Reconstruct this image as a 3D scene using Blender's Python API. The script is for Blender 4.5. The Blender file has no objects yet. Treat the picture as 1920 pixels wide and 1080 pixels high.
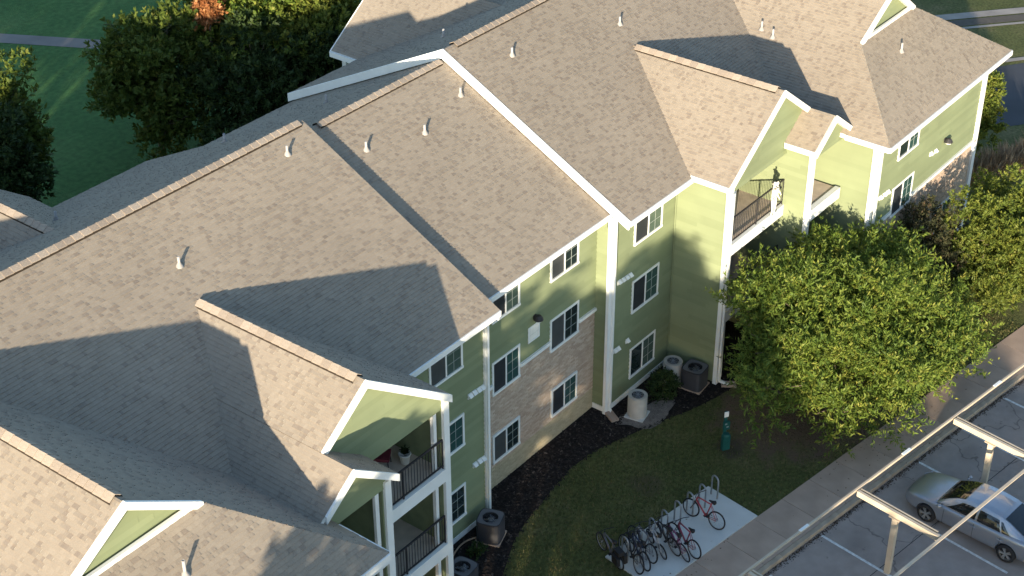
import bpy, bmesh, math, random
import numpy as np
from mathutils import Vector, Matrix

random.seed(7)
rng = np.random.default_rng(7)
S = bpy.context.scene
COL = S.collection
PI = math.pi

# ------------------------------------------------------------------ camera
cam = bpy.data.objects.new('camera', bpy.data.cameras.new('camera'))
COL.objects.link(cam)
cam.data.sensor_width = 36.0
cam.data.lens = 3064.707 / 1920.0 * 36.0
cam.data.clip_start = 0.5
cam.data.clip_end = 3000.0
Rm = Matrix(((0.612152, -0.79073569, -0.00264694),
             (0.42654784, 0.32739182, 0.84313198),
             (0.66582796, 0.51725397, -0.53770015)))
cam.matrix_world = Matrix.Translation((-40.0773, -26.8636, 36.1170)) @ \
    Matrix((Rm[0], Rm[1], -Rm[2])).transposed().to_4x4()
S.camera = cam

# ------------------------------------------------------------------ light
SUN_AZ, SUN_EL = math.radians(27.5), math.radians(9.6)   # the way the light travels
world = bpy.data.worlds.new("World")
S.world = world
world.use_nodes = True
wn = world.node_tree.nodes
wl = world.node_tree.links
bgn = wn['Background']
sky = wn.new('ShaderNodeTexSky')
sky.sky_type = 'NISHITA'
sky.sun_disc = False
sky.sun_elevation = SUN_EL
sky.sun_rotation = math.atan2(-math.cos(SUN_AZ), -math.sin(SUN_AZ))
sky.air_density = 1.0
sky.dust_density = 0.5
sky.ozone_density = 2.0
wl.new(sky.outputs[0], bgn.inputs[0])
bgn.inputs[1].default_value = 0.125
sl = bpy.data.lights.new('sun', 'SUN')
sl.energy = 4.0
sl.angle = math.radians(0.6)
sl.color = (1.0, 0.86, 0.66)
sun = bpy.data.objects.new('sun', sl)
COL.objects.link(sun)
sdir = Vector((math.cos(SUN_EL) * math.cos(SUN_AZ), math.cos(SUN_EL) * math.sin(SUN_AZ), -math.sin(SUN_EL)))
sun.rotation_euler = sdir.to_track_quat('-Z', 'Y').to_euler()
sun.location = (-60, -40, 40)
S.view_settings.view_transform = 'Standard'
S.view_settings.look = 'None'
S.view_settings.gamma = 1.0
S.view_settings.exposure = 1.6
S.view_settings.use_curve_mapping = False
S.render.engine = 'CYCLES'

# ------------------------------------------------------------------ materials
def new_mat(name):
    m = bpy.data.materials.new(name)
    m.use_nodes = True
    nt = m.node_tree
    return m, nt, nt.nodes['Principled BSDF']

def nd(nt, kind, **kw):
    n = nt.nodes.new(kind)
    for k, v in kw.items():
        setattr(n, k, v)
    return n

def ramp(nt, stops):
    r = nd(nt, 'ShaderNodeValToRGB')
    cr = r.color_ramp
    while len(cr.elements) < len(stops):
        cr.elements.new(0.5)
    for e, (p, c) in zip(cr.elements, stops):
        e.position = p
        e.color = (*c, 1)
    return r

def mat(name, col, rough=0.8, metal=0.0, vary=0.12, scale=3.0, bump=0.0, bscale=40.0, spec=0.3):
    """plain material with a fine procedural variation of tone"""
    m, nt, b = new_mat(name)
    tc = nd(nt, 'ShaderNodeTexCoord')
    nz = nd(nt, 'ShaderNodeTexNoise')
    nz.inputs['Scale'].default_value = scale
    nz.inputs['Detail'].default_value = 6
    nt.links.new(tc.outputs['Object'], nz.inputs['Vector'])
    a = tuple(c * (1 - vary) for c in col)
    z = tuple(min(1, c * (1 + vary)) for c in col)
    r = ramp(nt, [(0.3, a), (0.7, z)])
    nt.links.new(nz.outputs['Fac'], r.inputs[0])
    nt.links.new(r.outputs[0], b.inputs['Base Color'])
    b.inputs['Roughness'].default_value = rough
    b.inputs['Metallic'].default_value = metal
    b.inputs['Specular IOR Level'].default_value = spec
    if bump:
        n2 = nd(nt, 'ShaderNodeTexNoise')
        n2.inputs['Scale'].default_value = bscale
        n2.inputs['Detail'].default_value = 4
        nt.links.new(tc.outputs['Object'], n2.inputs['Vector'])
        bp = nd(nt, 'ShaderNodeBump')
        bp.inputs['Strength'].default_value = bump
        bp.inputs['Distance'].default_value = 0.02
        nt.links.new(n2.outputs['Fac'], bp.inputs['Height'])
        nt.links.new(bp.outputs[0], b.inputs['Normal'])
    return m

def mat_rnd(name, stops, rough=0.85, translucent=0.0, blotch=0.0, bscale=0.5, spec=0.2, grain=0.0):
    """colour picked by the piece's own random number (face attribute rnd)"""
    m, nt, b = new_mat(name)
    at = nd(nt, 'ShaderNodeAttribute', attribute_name='rnd')
    r = ramp(nt, stops)
    nt.links.new(at.outputs['Fac'], r.inputs[0])
    src = r.outputs[0]
    tc = nd(nt, 'ShaderNodeTexCoord')
    for amt, sc in ((blotch, bscale), (grain, 38.0)):
        if not amt:
            continue
        nz = nd(nt, 'ShaderNodeTexNoise')
        nz.inputs['Scale'].default_value = sc
        nz.inputs['Detail'].default_value = 5
        nt.links.new(tc.outputs['Object'], nz.inputs['Vector'])
        mr = nd(nt, 'ShaderNodeMapRange')
        mr.inputs[1].default_value = 0.3
        mr.inputs[2].default_value = 0.7
        mr.inputs[3].default_value = 1 - amt
        mr.inputs[4].default_value = 1 + amt
        nt.links.new(nz.outputs['Fac'], mr.inputs[0])
        mx = nd(nt, 'ShaderNodeMix', data_type='RGBA', blend_type='MULTIPLY')
        mx.inputs[0].default_value = 1.0
        nt.links.new(src, mx.inputs[6])
        nt.links.new(mr.outputs[0], mx.inputs[7])
        src = mx.outputs[2]
    nt.links.new(src, b.inputs['Base Color'])
    b.inputs['Roughness'].default_value = rough
    b.inputs['Specular IOR Level'].default_value = spec
    if translucent:
        tr = nd(nt, 'ShaderNodeBsdfTranslucent')
        nt.links.new(src, tr.inputs['Color'])
        ms = nd(nt, 'ShaderNodeMixShader')
        ms.inputs[0].default_value = translucent
        nt.links.new(b.outputs[0], ms.inputs[1])
        nt.links.new(tr.outputs[0], ms.inputs[2])
        nt.links.new(ms.outputs[0], nt.nodes['Material Output'].inputs['Surface'])
    return m

M = {}
M['shingle'] = mat_rnd('shingle', [(0.0, (.228, .187, .148)), (0.06, (.258, .214, .170)), (0.15, (.276, .232, .182)), (0.8, (.288, .244, .192)), (1.0, (.306, .260, .205))], rough=.95, blotch=.07, bscale=.25, grain=.10, spec=.1)
M['cap'] = mat_rnd('ridge_shingle', [(0, (.27, .22, .175)), (.5, (.32, .265, .21)), (1, (.38, .315, .25))], rough=.95, grain=.2, spec=.1)
M['dark_gap'] = mat('ridge_vent_mesh', (.03, .022, .015), .9)
M['white'] = mat('white_trim_paint', (.80, .80, .76), .55, vary=.05, scale=1.5)
M['soffit'] = mat('soffit_paint', (.62, .63, .58), .7, vary=.05)
M['green'] = mat_rnd('green_siding', [(0, (.196, .228, .126)), (1, (.226, .260, .146))], rough=.75, blotch=.08, bscale=.7, spec=.25)
M['wallbase'] = mat('green_wall', (.20, .235, .13), .8)
M['brick'] = mat_rnd('tan_brick', [(0, (.44, .325, .24)), (.4, (.51, .39, .29)), (.75, (.55, .43, .325)), (1, (.60, .485, .375))], rough=.9, grain=.15)
M['base_stone'] = mat_rnd('cream_base_course', [(0, (.43, .36, .23)), (1, (.52, .44, .29))], rough=.9, grain=.12)
M['mortar'] = mat('mortar', (.42, .35, .28), .95)
M['glass'] = None
m, nt, b = new_mat('window_glass')
b.inputs['Base Color'].default_value = (.018, .030, .030, 1)
b.inputs['Roughness'].default_value = .06
b.inputs['Specular IOR Level'].default_value = .9
_tc = nd(nt, 'ShaderNodeTexCoord'); _n = nd(nt, 'ShaderNodeTexNoise'); _n.inputs['Scale'].default_value = 1.2
nt.links.new(_tc.outputs['Object'], _n.inputs['Vector'])
_bp = nd(nt, 'ShaderNodeBump'); _bp.inputs['Strength'].default_value = .05
nt.links.new(_n.outputs['Fac'], _bp.inputs['Height']); nt.links.new(_bp.outputs[0], b.inputs['Normal'])
M['glass'] = m
for nm_, c_ in (('teal', (.035, .085, .080)), ('teal2', (.075, .115, .095))):
    m, nt, b = new_mat('reflect_tint_blind'); b.inputs['Roughness'].default_value = .08; b.inputs['Specular IOR Level'].default_value = .8  # teal reflection of greenery put into the colour, over blind bands
    _tc = nd(nt, 'ShaderNodeTexCoord'); _w = nd(nt, 'ShaderNodeTexWave'); _w.bands_direction = 'Z'; _w.inputs['Scale'].default_value = 6.0
    nt.links.new(_tc.outputs['Object'], _w.inputs['Vector'])
    _r = ramp(nt, [(.2, tuple(x * .75 for x in c_)), (.8, c_)]); nt.links.new(_w.outputs['Fac'], _r.inputs[0]); nt.links.new(_r.outputs[0], b.inputs['Base Color'])
    M[nm_] = m
M['screen2'] = mat('grey_insect_screen', (.06, .065, .065), .6, spec=.25)
M['screen'] = mat('insect_screen', (.028, .032, .036), .6, spec=.25)
M['blind'] = mat('window_blind', (.30, .33, .30), .6)
M['dark_metal'] = mat('dark_railing_paint', (.035, .033, .035), .5)
M['deck'] = mat('balcony_concrete', (.55, .45, .36), .9, vary=.15)
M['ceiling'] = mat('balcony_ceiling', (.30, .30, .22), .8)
M['inner'] = mat('balcony_inner_wall', (.26, .28, .14), .8)
M['door'] = mat('patio_door', (.03, .035, .04), .2, spec=.6)
M['pipe'] = mat('grey_vent_pipe', (.38, .36, .34), .6)
M['lead'] = mat('pipe_flashing', (.30, .28, .26), .7)
M['walk'] = mat('sidewalk_concrete', (.40, .295, .225), .9, vary=.14, scale=1.1, bump=.25, bscale=60)
M['kerb'] = mat('kerb_concrete', (.36, .29, .215), .9, vary=.18, scale=2.0, bump=.3, bscale=50)
M['pad'] = mat('pale_concrete', (.56, .56, .53), .85, vary=.06, scale=1.5, bump=.15, bscale=60)
M['paint'] = mat('worn_line_paint', (.62, .61, .58), .8, vary=.25, scale=9)
M['carport'] = mat('cream_steel', (.55, .45, .33), .5, vary=.1, scale=2)
M['gap_shade'] = mat('shaded_steel', (.24, .15, .12), .7, vary=.3, scale=6)  # darker copy of the cream steel, shade put into the colour
M['galv'] = mat('galvanised_steel', (.33, .345, .36), .4, metal=.5)
M['black'] = mat('black_rubber', (.018, .018, .02), .7)
M['tyre'] = mat('tyre', (.02, .02, .022), .85)
M['bark'] = mat('bark', (.13, .10, .075), .95, vary=.3, scale=6, bump=.6, bscale=20)
M['petgreen'] = mat('dark_green_paint', (.012, .085, .075), .5)
M['bone'] = mat('bone_plastic', (.78, .74, .64), .6)
M['skulldark'] = mat('black_cap', (.03, .03, .025), .8)
M['ac_light'] = mat('pale_ac_steel', (.45, .42, .37), .6)
M['ac_dark'] = mat('dark_ac_steel', (.035, .035, .04), .6)
M['ac_top'] = mat('weathered_ac_top', (.14, .14, .15), .5)
M['hose'] = mat('tan_hose', (.42, .29, .2), .7)
M['road'] = mat('asphalt', (.055, .058, .068), .9, vary=.15, scale=.6, bump=.3, bscale=50)
M['path2'] = mat('weathered_concrete', (.30, .265, .235), .9, vary=.2, scale=.8)
M['path'] = mat('path_concrete', (.20, .18, .165), .9, vary=.15, scale=.7)

def mat_ground(name, cols, scales, rough=.95, bump=.6, bscale=14, dirt=None, con=.45):
    m, nt, b = new_mat(name)
    tc = nd(nt, 'ShaderNodeTexCoord')
    n1 = nd(nt, 'ShaderNodeTexNoise'); n1.inputs['Scale'].default_value = scales[0]; n1.inputs['Detail'].default_value = 8; n1.inputs['Roughness'].default_value = .65
    n2 = nd(nt, 'ShaderNodeTexNoise'); n2.inputs['Scale'].default_value = scales[1]; n2.inputs['Detail'].default_value = 6
    nt.links.new(tc.outputs['Object'], n1.inputs['Vector'])
    nt.links.new(tc.outputs['Object'], n2.inputs['Vector'])
    r1 = ramp(nt, [(.3, cols[0]), (.5, cols[1]), (.72, cols[2])])
    nt.links.new(n1.outputs['Fac'], r1.inputs[0])
    mr = nd(nt, 'ShaderNodeMapRange'); mr.inputs[1].default_value = .25; mr.inputs[2].default_value = .75; mr.inputs[3].default_value = 1 - con; mr.inputs[4].default_value = 1 + con
    nt.links.new(n2.outputs['Fac'], mr.inputs[0])
    mx = nd(nt, 'ShaderNodeMix', data_type='RGBA', blend_type='MULTIPLY'); mx.inputs[0].default_value = 1
    nt.links.new(r1.outputs[0], mx.inputs[6]); nt.links.new(mr.outputs[0], mx.inputs[7])
    src = mx.outputs[2]
    if dirt:
        for (cx, cy, rad, dcol) in dirt:
            vs = nd(nt, 'ShaderNodeVectorMath', operation='DISTANCE')
            nt.links.new(tc.outputs['Object'], vs.inputs[0]); vs.inputs[1].default_value = (cx, cy, 0)
            nn = nd(nt, 'ShaderNodeTexNoise'); nn.inputs['Scale'].default_value = 1.3; nn.inputs['Detail'].default_value = 7
            nt.links.new(tc.outputs['Object'], nn.inputs['Vector'])
            ma = nd(nt, 'ShaderNodeMath', operation='MULTIPLY_ADD'); ma.inputs[1].default_value = rad * 1.9; nt.links.new(nn.outputs['Fac'], ma.inputs[0])
            nt.links.new(vs.outputs['Value'], ma.inputs[2])
            rr = nd(nt, 'ShaderNodeMapRange'); rr.inputs[1].default_value = rad * 1.55; rr.inputs[2].default_value = rad * 2.05; rr.inputs[3].default_value = .85; rr.inputs[4].default_value = 0
            nt.links.new(ma.outputs[0], rr.inputs[0])
            m2 = nd(nt, 'ShaderNodeMix', data_type='RGBA'); nt.links.new(rr.outputs[0], m2.inputs[0])
            nt.links.new(src, m2.inputs[6]); m2.inputs[7].default_value = (*dcol, 1)
            src = m2.outputs[2]
    nt.links.new(src, b.inputs['Base Color'])
    b.inputs['Roughness'].default_value = rough
    b.inputs['Specular IOR Level'].default_value = .15
    n3 = nd(nt, 'ShaderNodeTexNoise'); n3.inputs['Scale'].default_value = bscale; n3.inputs['Detail'].default_value = 6
    nt.links.new(tc.outputs['Object'], n3.inputs['Vector'])
    bp = nd(nt, 'ShaderNodeBump'); bp.inputs['Strength'].default_value = bump; bp.inputs['Distance'].default_value = .08
    nt.links.new(n3.outputs['Fac'], bp.inputs['Height']); nt.links.new(bp.outputs[0], b.inputs['Normal'])
    return m

M['lawn'] = mat_ground('lawn_grass', ((.066, .080, .026), (.102, .108, .038), (.165, .140, .068)), (.35, 7), dirt=[(6.0, -5.6, 3.2, (.11, .078, .056)), (3.3, -5.5, 2.4, (.15, .10, .072)), (4.4, -7.0, 1.5, (.13, .09, .066)), (1.0, -4.7, .6, (.09, .07, .05)), (-2.5, -3.6, .7, (.10, .085, .045))])
M['soil'] = mat_ground('soil', ((.04, .03, .02), (.06, .045, .03), (.08, .06, .04)), (.5, 6))
M['mulch'] = mat_ground('dark_mulch', ((.014, .011, .010), (.024, .019, .017), (.045, .035, .03)), (2.5, 22), bump=1.0, bscale=30)
M['gravel'] = mat_ground('pale_gravel', ((.16, .135, .12), (.23, .195, .17), (.3, .255, .22)), (3, 30), bump=.8, bscale=40)
M['lot'] = mat_ground('parking_concrete', ((.275, .228, .200), (.318, .266, .234), (.36, .304, .264)), (.35, 2.2), rough=.85, bump=.15, bscale=30, con=.12)

# ------------------------------------------------------------------ mesh helpers
class MB:
    """collects geometry for ONE mesh object"""
    def __init__(self):
        self.v, self.f, self.r, self.mi = [], [], [], []
    def face(self, pts, r=0.5, mi=0):
        i = len(self.v)
        self.v.extend([tuple(p) for p in pts])
        self.f.append(tuple(range(i, i + len(pts)))); self.r.append(r); self.mi.append(mi)
    def box(self, c, h, ax=None, r=0.5, mi=0):
        c = Vector(c)
        X, Y, Z = (Vector(a) for a in (ax or ((1, 0, 0), (0, 1, 0), (0, 0, 1))))
        i = len(self.v)
        for sx in (-1, 1):
            for sy in (-1, 1):
                for sz in (-1, 1):
                    self.v.append(tuple(c + X * h[0] * sx + Y * h[1] * sy + Z * h[2] * sz))
        for q in ((0, 1, 3, 2), (4, 6, 7, 5), (0, 4, 5, 1), (2, 3, 7, 6), (0, 2, 6, 4), (1, 5, 7, 3)):
            self.f.append(tuple(i + k for k in q)); self.r.append(r); self.mi.append(mi)
    def bb(self, x0, x1, y0, y1, z0, z1, r=.5, mi=0):
        self.box(((x0 + x1) / 2, (y0 + y1) / 2, (z0 + z1) / 2), (abs(x1 - x0) / 2, abs(y1 - y0) / 2, abs(z1 - z0) / 2), None, r, mi)
    def beam(self, a, b, w, h, up=(0, 0, 1), r=.5, mi=0, off=0.0):
        """box from a to b; w across, h along 'up' (hanging h below the line when off=-h/2)"""
        a, b = Vector(a), Vector(b)
        d = (b - a); L = d.length; d.normalize()
        s = d.cross(Vector(up)).normalized(); u = s.cross(d).normalized()
        self.box((a + b) / 2 + u * off, (L / 2, w / 2, h / 2), (d, s, u), r, mi)
    def tube(self, pts, rad, n=6, r=.5, mi=0, cap=True):
        pts = [Vector(p) for p in pts]
        if not hasattr(rad, '__len__'):
            rad = [rad] * len(pts)
        base = len(self.v); prev = None
        for k, p in enumerate(pts):
            d = (pts[min(k + 1, len(pts) - 1)] - pts[max(k - 1, 0)])
            if d.length < 1e-9: d = Vector((0, 0, 1))
            d.normalize()
            ref = Vector((0, 0, 1)) if abs(d.z) < .9 else Vector((1, 0, 0))
            if prev is None:
                s = d.cross(ref).normalized()
            else:
                s = (prev - d * prev.dot(d))
                s = s.normalized() if s.length > 1e-6 else d.cross(ref).normalized()
            prev = s; t = d.cross(s)
            for j in range(n):
                a = 2 * PI * j / n
                self.v.append(tuple(p + (s * math.cos(a) + t * math.sin(a)) * rad[k]))
        for k in range(len(pts) - 1):
            for j in range(n):
                a = base + k * n + j; b2 = base + k * n + (j + 1) % n
                self.f.append((a, b2, b2 + n, a + n)); self.r.append(r); self.mi.append(mi)
        if cap:
            self.f.append(tuple(base + j for j in range(n - 1, -1, -1))); self.r.append(r); self.mi.append(mi)
            e = base + (len(pts) - 1) * n
            self.f.append(tuple(e + j for j in range(n))); self.r.append(r); self.mi.append(mi)
    def lathe(self, prof, n=16, c=(0, 0, 0), ax=((1, 0, 0), (0, 1, 0), (0, 0, 1)), r=.5, mi=0, closed=False):
        c = Vector(c); X, Y, Z = (Vector(a) for a in ax)
        base = len(self.v)
        for (rr, z) in prof:
            for j in range(n):
                a = 2 * PI * j / n
                self.v.append(tuple(c + X * rr * math.cos(a) + Y * rr * math.sin(a) + Z * z))
        rows = len(prof)
        for k in range(rows if closed else rows - 1):
            for j in range(n):
                a = base + k * n + j; b2 = base + k * n + (j + 1) % n
                k2 = (k + 1) % rows
                a2 = base + k2 * n + j; b3 = base + k2 * n + (j + 1) % n
                self.f.append((a, b2, b3, a2)); self.r.append(r); self.mi.append(mi)
    def data(self, name, mats, smooth=False):
        me = bpy.data.meshes.new(name)
        me.from_pydata(self.v, [], self.f)
        for m_ in (mats if isinstance(mats, (list, tuple)) else [mats]):
            me.materials.append(m_)
        n = len(self.f)
        me.polygons.foreach_set('material_index', np.array(self.mi, dtype=np.int32))
        if smooth:
            me.polygons.foreach_set('use_smooth', np.ones(n, dtype=bool))
        a = me.attributes.new('rnd', 'FLOAT', 'FACE')
        a.data.foreach_set('value', np.array(self.r, dtype=np.float32))
        me.update()
        return me
    def build(self, name, mats, parent=None, smooth=False, loc=None, kind=None):
        return put(name, self.data(name, mats, smooth), parent, loc, kind)

def put(name, me, parent=None, loc=None, kind=None, rot=None):
    o = bpy.data.objects.new(name, me)
    COL.objects.link(o)
    if parent is not None: o.parent = parent
    if loc is not None: o.location = loc
    if rot is not None: o.rotation_euler = rot
    if kind: o['kind'] = kind
    return o

def thing(name, label, cat, loc=(0, 0, 0), rz=0.0, group=None):
    o = bpy.data.objects.new(name, None)
    o.empty_display_size = .3
    COL.objects.link(o)
    o.location = loc; o.rotation_euler = (0, 0, rz)
    o['label'] = label; o['category'] = cat
    if group: o['group'] = group
    return o

def tag(o, label, cat, group=None):
    o['label'] = label; o['category'] = cat
    if group: o['group'] = group
    return o

def copy_tree(o, parent=None):
    c = o.copy(); COL.objects.link(c)
    if parent is not None: c.parent = parent
    for ch in list(o.children):
        copy_tree(ch, c)
    return c

def clip(poly, n, d):
    """keep the part of a 2D polygon where n.p <= d"""
    out = []
    for i in range(len(poly)):
        a, b = poly[i], poly[(i + 1) % len(poly)]
        da = n[0] * a[0] + n[1] * a[1] - d; db = n[0] * b[0] + n[1] * b[1] - d
        if da <= 0: out.append(a)
        if (da < 0 < db) or (db < 0 < da):
            t = da / (da - db)
            out.append((a[0] + (b[0] - a[0]) * t, a[1] + (b[1] - a[1]) * t))
    return out

def area(p):
    return abs(sum(p[i][0] * p[(i + 1) % len(p)][1] - p[(i + 1) % len(p)][0] * p[i][1] for i in range(len(p)))) / 2

# ------------------------------------------------------------------ roofs
def roof(pts, parent, name='roof', thick=.16, expo=.125, fascia='white'):
    """one sloping roof plane: a slab, with every shingle laid over it"""
    P = [Vector(p) for p in pts]
    n = Vector((0, 0, 0))
    for i in range(len(P)):
        n += (P[i] - P[0]).cross(P[(i + 1) % len(P)] - P[0])
    n.normalize()
    if n.z < 0:
        n = -n; P.reverse()
    vdir = (Vector((0, 0, 1)) - n * n.z).normalized()       # up the slope
    udir = vdir.cross(n).normalized()
    o = P[0]
    mb = MB()
    dn = -n * .012
    top = [p + dn for p in P]; bot = [p + dn - Vector((0, 0, thick)) for p in P]
    mb.face(top, mi=1); mb.face(bot[::-1], mi=1)
    for i in range(len(P)):
        j = (i + 1) % len(P)
        mb.face([top[i], bot[i], bot[j], top[j]], mi=0)
    ro = mb.build(name, [M[fascia], M['soffit']], parent)
    poly = [((p - o).dot(udir), (p - o).dot(vdir)) for p in P]
    vmin = min(p[1] for p in poly); vmax = max(p[1] for p in poly)
    sb = MB()
    k = 0; v = vmin
    while v < vmax - .005:
        v1 = min(v + expo, vmax)
        strip = clip(clip(poly, (0, 1), v1), (0, -1), -v)
        if len(strip) >= 3:
            u0 = min(p[0] for p in strip); u1 = max(p[0] for p in strip)
            lo = [p[0] for p in strip if abs(p[1] - v) < 1e-4] or [u0, u1]
            hi = [p[0] for p in strip if abs(p[1] - v1) < 1e-4] or [u0, u1]
            il = max(min(lo), min(hi)); ih = min(max(lo), max(hi))
            u = u0 - random.random() * .25
            while u < u1:
                w = random.uniform(.08, .16)
                a, b2 = max(u, u0), min(u + w, u1)
                u += w
                if b2 - a < .004: continue
                rr = random.random()
                lift = .012 if rr > .3 else .022
                if a >= il and b2 <= ih:
                    q = [(a, v), (b2, v), (b2, v1), (a, v1)]
                else:
                    q = clip(clip(strip, (1, 0), b2), (-1, 0), -a)
                    if len(q) < 3 or area(q) < 1e-4: continue
                def w3(p):
                    t = 1 - (p[1] - v) / max(v1 - v, 1e-5)
                    return o + udir * p[0] + vdir * p[1] + n * (.003 + lift * t)
                sb.face([w3(p) for p in q], r=rr)
                e = [p for p in q if abs(p[1] - v) < 1e-4]
                if len(e) >= 2:
                    a0, a1 = min(e), max(e)
                    p0, p1 = w3(a0), w3(a1)
                    sb.face([p0 - n * lift, p1 - n * lift, p1, p0], r=rr * .6)
        v = v1; k += 1
    sb.build('shingle', M['shingle'], ro, kind='stuff')
    return ro

def ridge_caps(a, b, slope, parent, skew=0.0):
    """overlapping cap shingles and the dark vent slot along a ridge from a to b"""
    a, b = Vector(a), Vector(b)
    d = (b - a); L = d.length; d.normalize()
    s = Vector((-d.y, d.x, 0))
    mb = MB()
    for sg in (-1, 1):                      # vent body under the caps
        p = s * sg * .19 + Vector((0, 0, -.19 * slope + .055)); q = s * sg * .19 + Vector((0, 0, -.19 * slope + .0))
        mb.face([a + p, b + p, b + q, a + q])
        mb.face([a + Vector((0, 0, .07)), b + Vector((0, 0, .07)), b + p, a + p])
    mb.build('ridge_vent', M['dark_gap'], parent)
    cl = .30
    meshes = []
    for k in range(4):
        cb = MB(); r = (k + .5) / 4
        hw = .185
        z0, z1 = .088 + .004 * (k % 2), .074
        for sg in (-1, 1):
            pts = []
            A0 = Vector((0, 0, z0)); A1 = d * cl + Vector((0, 0, z1))
            B0 = s * sg * hw + Vector((0, 0, z0 - hw * slope)); B1 = s * sg * hw + d * cl + Vector((0, 0, z1 - hw * slope))
            cb.face([A0, A1, B1, B0], r)
            th = Vector((0, 0, -.018))
            cb.face([B0, B1, B1 + th, B0 + th], r)
            cb.face([A0, B0, B0 + th, A0 + th], r)
        meshes.append(cb.data('ridge_cap', M['cap']))
    n = int(L / cl)
    for i in range(n):
        p = a + d * (L - cl - i * (L - cl) / max(n - 1, 1))
        put('ridge_cap', random.choice(meshes), parent, p)

# ------------------------------------------------------------------ walls
def wall(name, poly, o, udir, ndir, parent, clad='siding', thick=.14, holes=(), mat_=None):
    """vertical wall: poly in (u, z); ndir points outwards. holes (u0,u1,z0,z1) only keep bricks away"""
    o, udir, ndir = Vector(o), Vector(udir), Vector(ndir)
    W = lambda u, z, d: o + udir * u + Vector((0, 0, z)) + ndir * d
    mb = MB()
    f = [W(u, z, 0) for u, z in poly]; bk = [W(u, z, -thick) for u, z in poly]
    mb.face(f); mb.face(bk[::-1])
    for i in range(len(poly)):
        j = (i + 1) % len(poly)
        mb.face([f[i], bk[i], bk[j], f[j]])
    mats = {'siding': M['wallbase'], 'brick': M['mortar'], None: M['inner']}[clad]
    wo = mb.build(name, mat_ or mats, parent)
    zmin = min(p[1] for p in poly); zmax = max(p[1] for p in poly)
    if clad == 'siding':
        sb = MB(); z = zmin
        while z < zmax - .01:
            z1 = min(z + .18, zmax)
            strip = clip(clip(poly, (0, 1), z1), (0, -1), -z)
            if len(strip) >= 3:
                r = random.random()
                g = lambda p: .004 + .026 * (1 - (p[1] - z) / .18)
                ua = min(p[0] for p in strip); ub = max(p[0] for p in strip); cu = ua
                nx = ua + random.uniform(.6, 3.6)
                while cu < ub - 1e-4:
                    q = clip(clip(strip, (1, 0), min(nx, ub)), (-1, 0), -cu)
                    if len(q) >= 3 and area(q) > 1e-5: sb.face([W(u, zz, g((u, zz))) for u, zz in q], random.random())
                    cu = nx + .005; nx += 3.66
                e = [p for p in strip if abs(p[1] - z) < 1e-5]
                if len(e) >= 2:
                    a, b2 = min(e), max(e)
                    sb.face([W(a[0], z, .0), W(b2[0], z, .0), W(b2[0], z, .030), W(a[0], z, .030)], r * .3)
            z = z1
        sb.build('siding', M['green'], wo, kind='stuff')
    elif clad == 'brick':
        sb = MB(); z = zmin; row = 0
        u0 = min(p[0] for p in poly); u1 = max(p[0] for p in poly)
        while z < zmax - .02:
            z1 = min(z + .066, zmax)
            u = u0 - (.11 if row % 2 else 0)
            while u < u1:
                a, b2 = max(u, u0), min(u + .205, u1)
                u += .217
                if b2 - a < .02: continue
                cu, cz = (a + b2) / 2, (z + z1) / 2
                if any(h[0] < cu < h[1] and h[2] < cz < h[3] for h in holes): continue
                r = random.random(); d = .008 + .006 * random.random()
                q = [W(a, z, d), W(b2, z, d), W(b2, z1, d), W(a, z1, d)]; q0 = [W(a, z, 0), W(b2, z, 0), W(b2, z1, 0), W(a, z1, 0)]
                mi = 1 if cz < .93 else 0
                sb.face(q, r, mi); sb.face([q[3], q[2], q0[2], q0[3]], r, mi); sb.face([q[0], q[3], q0[3], q0[0]], r, mi)
                sb.face([q0[0], q0[1], q[1], q[0]], r, mi); sb.face([q[2], q[1], q0[1], q0[2]], r, mi)
            z += .077; row += 1
        sb.build('brick', [M['brick'], M['base_stone']], wo, kind='stuff')
    return wo

_wcache = {}
def window(x0, x1, z0, z1, y, parent, trim=.085):
    """two-light sliding window with white trim on a wall facing -Y"""
    w, h = round(x1 - x0, 2), round(z1 - z0, 2)
    key = (w, h)
    if key not in _wcache:
        t = trim; fb = MB()
        fb.bb(0, w, -.055, .0, h - t, h); fb.bb(0, w, -.075, .0, 0, t)
        fb.bb(0, t, -.053, .0, t, h - t); fb.bb(w - t, w, -.053, .0, t, h - t)
        mu = MB(); mu.bb(w / 2 - .03, w / 2 + .03, -.05, .0, t, h - t)
        pl = MB(); pl.bb(t, w / 2 - .03, -.030, -.002, t, h - t)
        pr_ = MB(); pr_.bb(w / 2 + .03, w - t, -.034, -.002, t, h - t)
        g = MB(); xa, xb = w / 2 + .03, w - t
        g.bb((xa + xb) / 2 - .009, (xa + xb) / 2 + .009, -.040, -.033, t, h - t)
        for k in (1, 2):
            zz = t + (h - 2 * t) * k / 3
            g.bb(xa, xb, -.039, -.032, zz - .009, zz + .009)
        _wcache[key] = (fb.data('window', M['white']), mu.data('mullion', M['white']), [pl.data('pane', M[q]) for q in ('screen', 'glass', 'screen2')], [pr_.data('pane', M[q]) for q in ('glass', 'teal', 'teal2')], g.data('muntin', M['blind']))
    d = _wcache[key]
    wo = put('window', d[0], parent, (x0, y, z0))
    put('mullion', d[1], wo); put('pane', random.choice(d[2]), wo); put('pane', random.choice(d[3]), wo); put('muntin', d[4], wo)
    return wo

def trim_line(a, b, w, h, parent, name, up=(0, 0, 1), off=0):
    mb = MB(); mb.beam(a, b, w, h, up, off=off)
    return mb.build(name, M['white'], parent)

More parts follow.
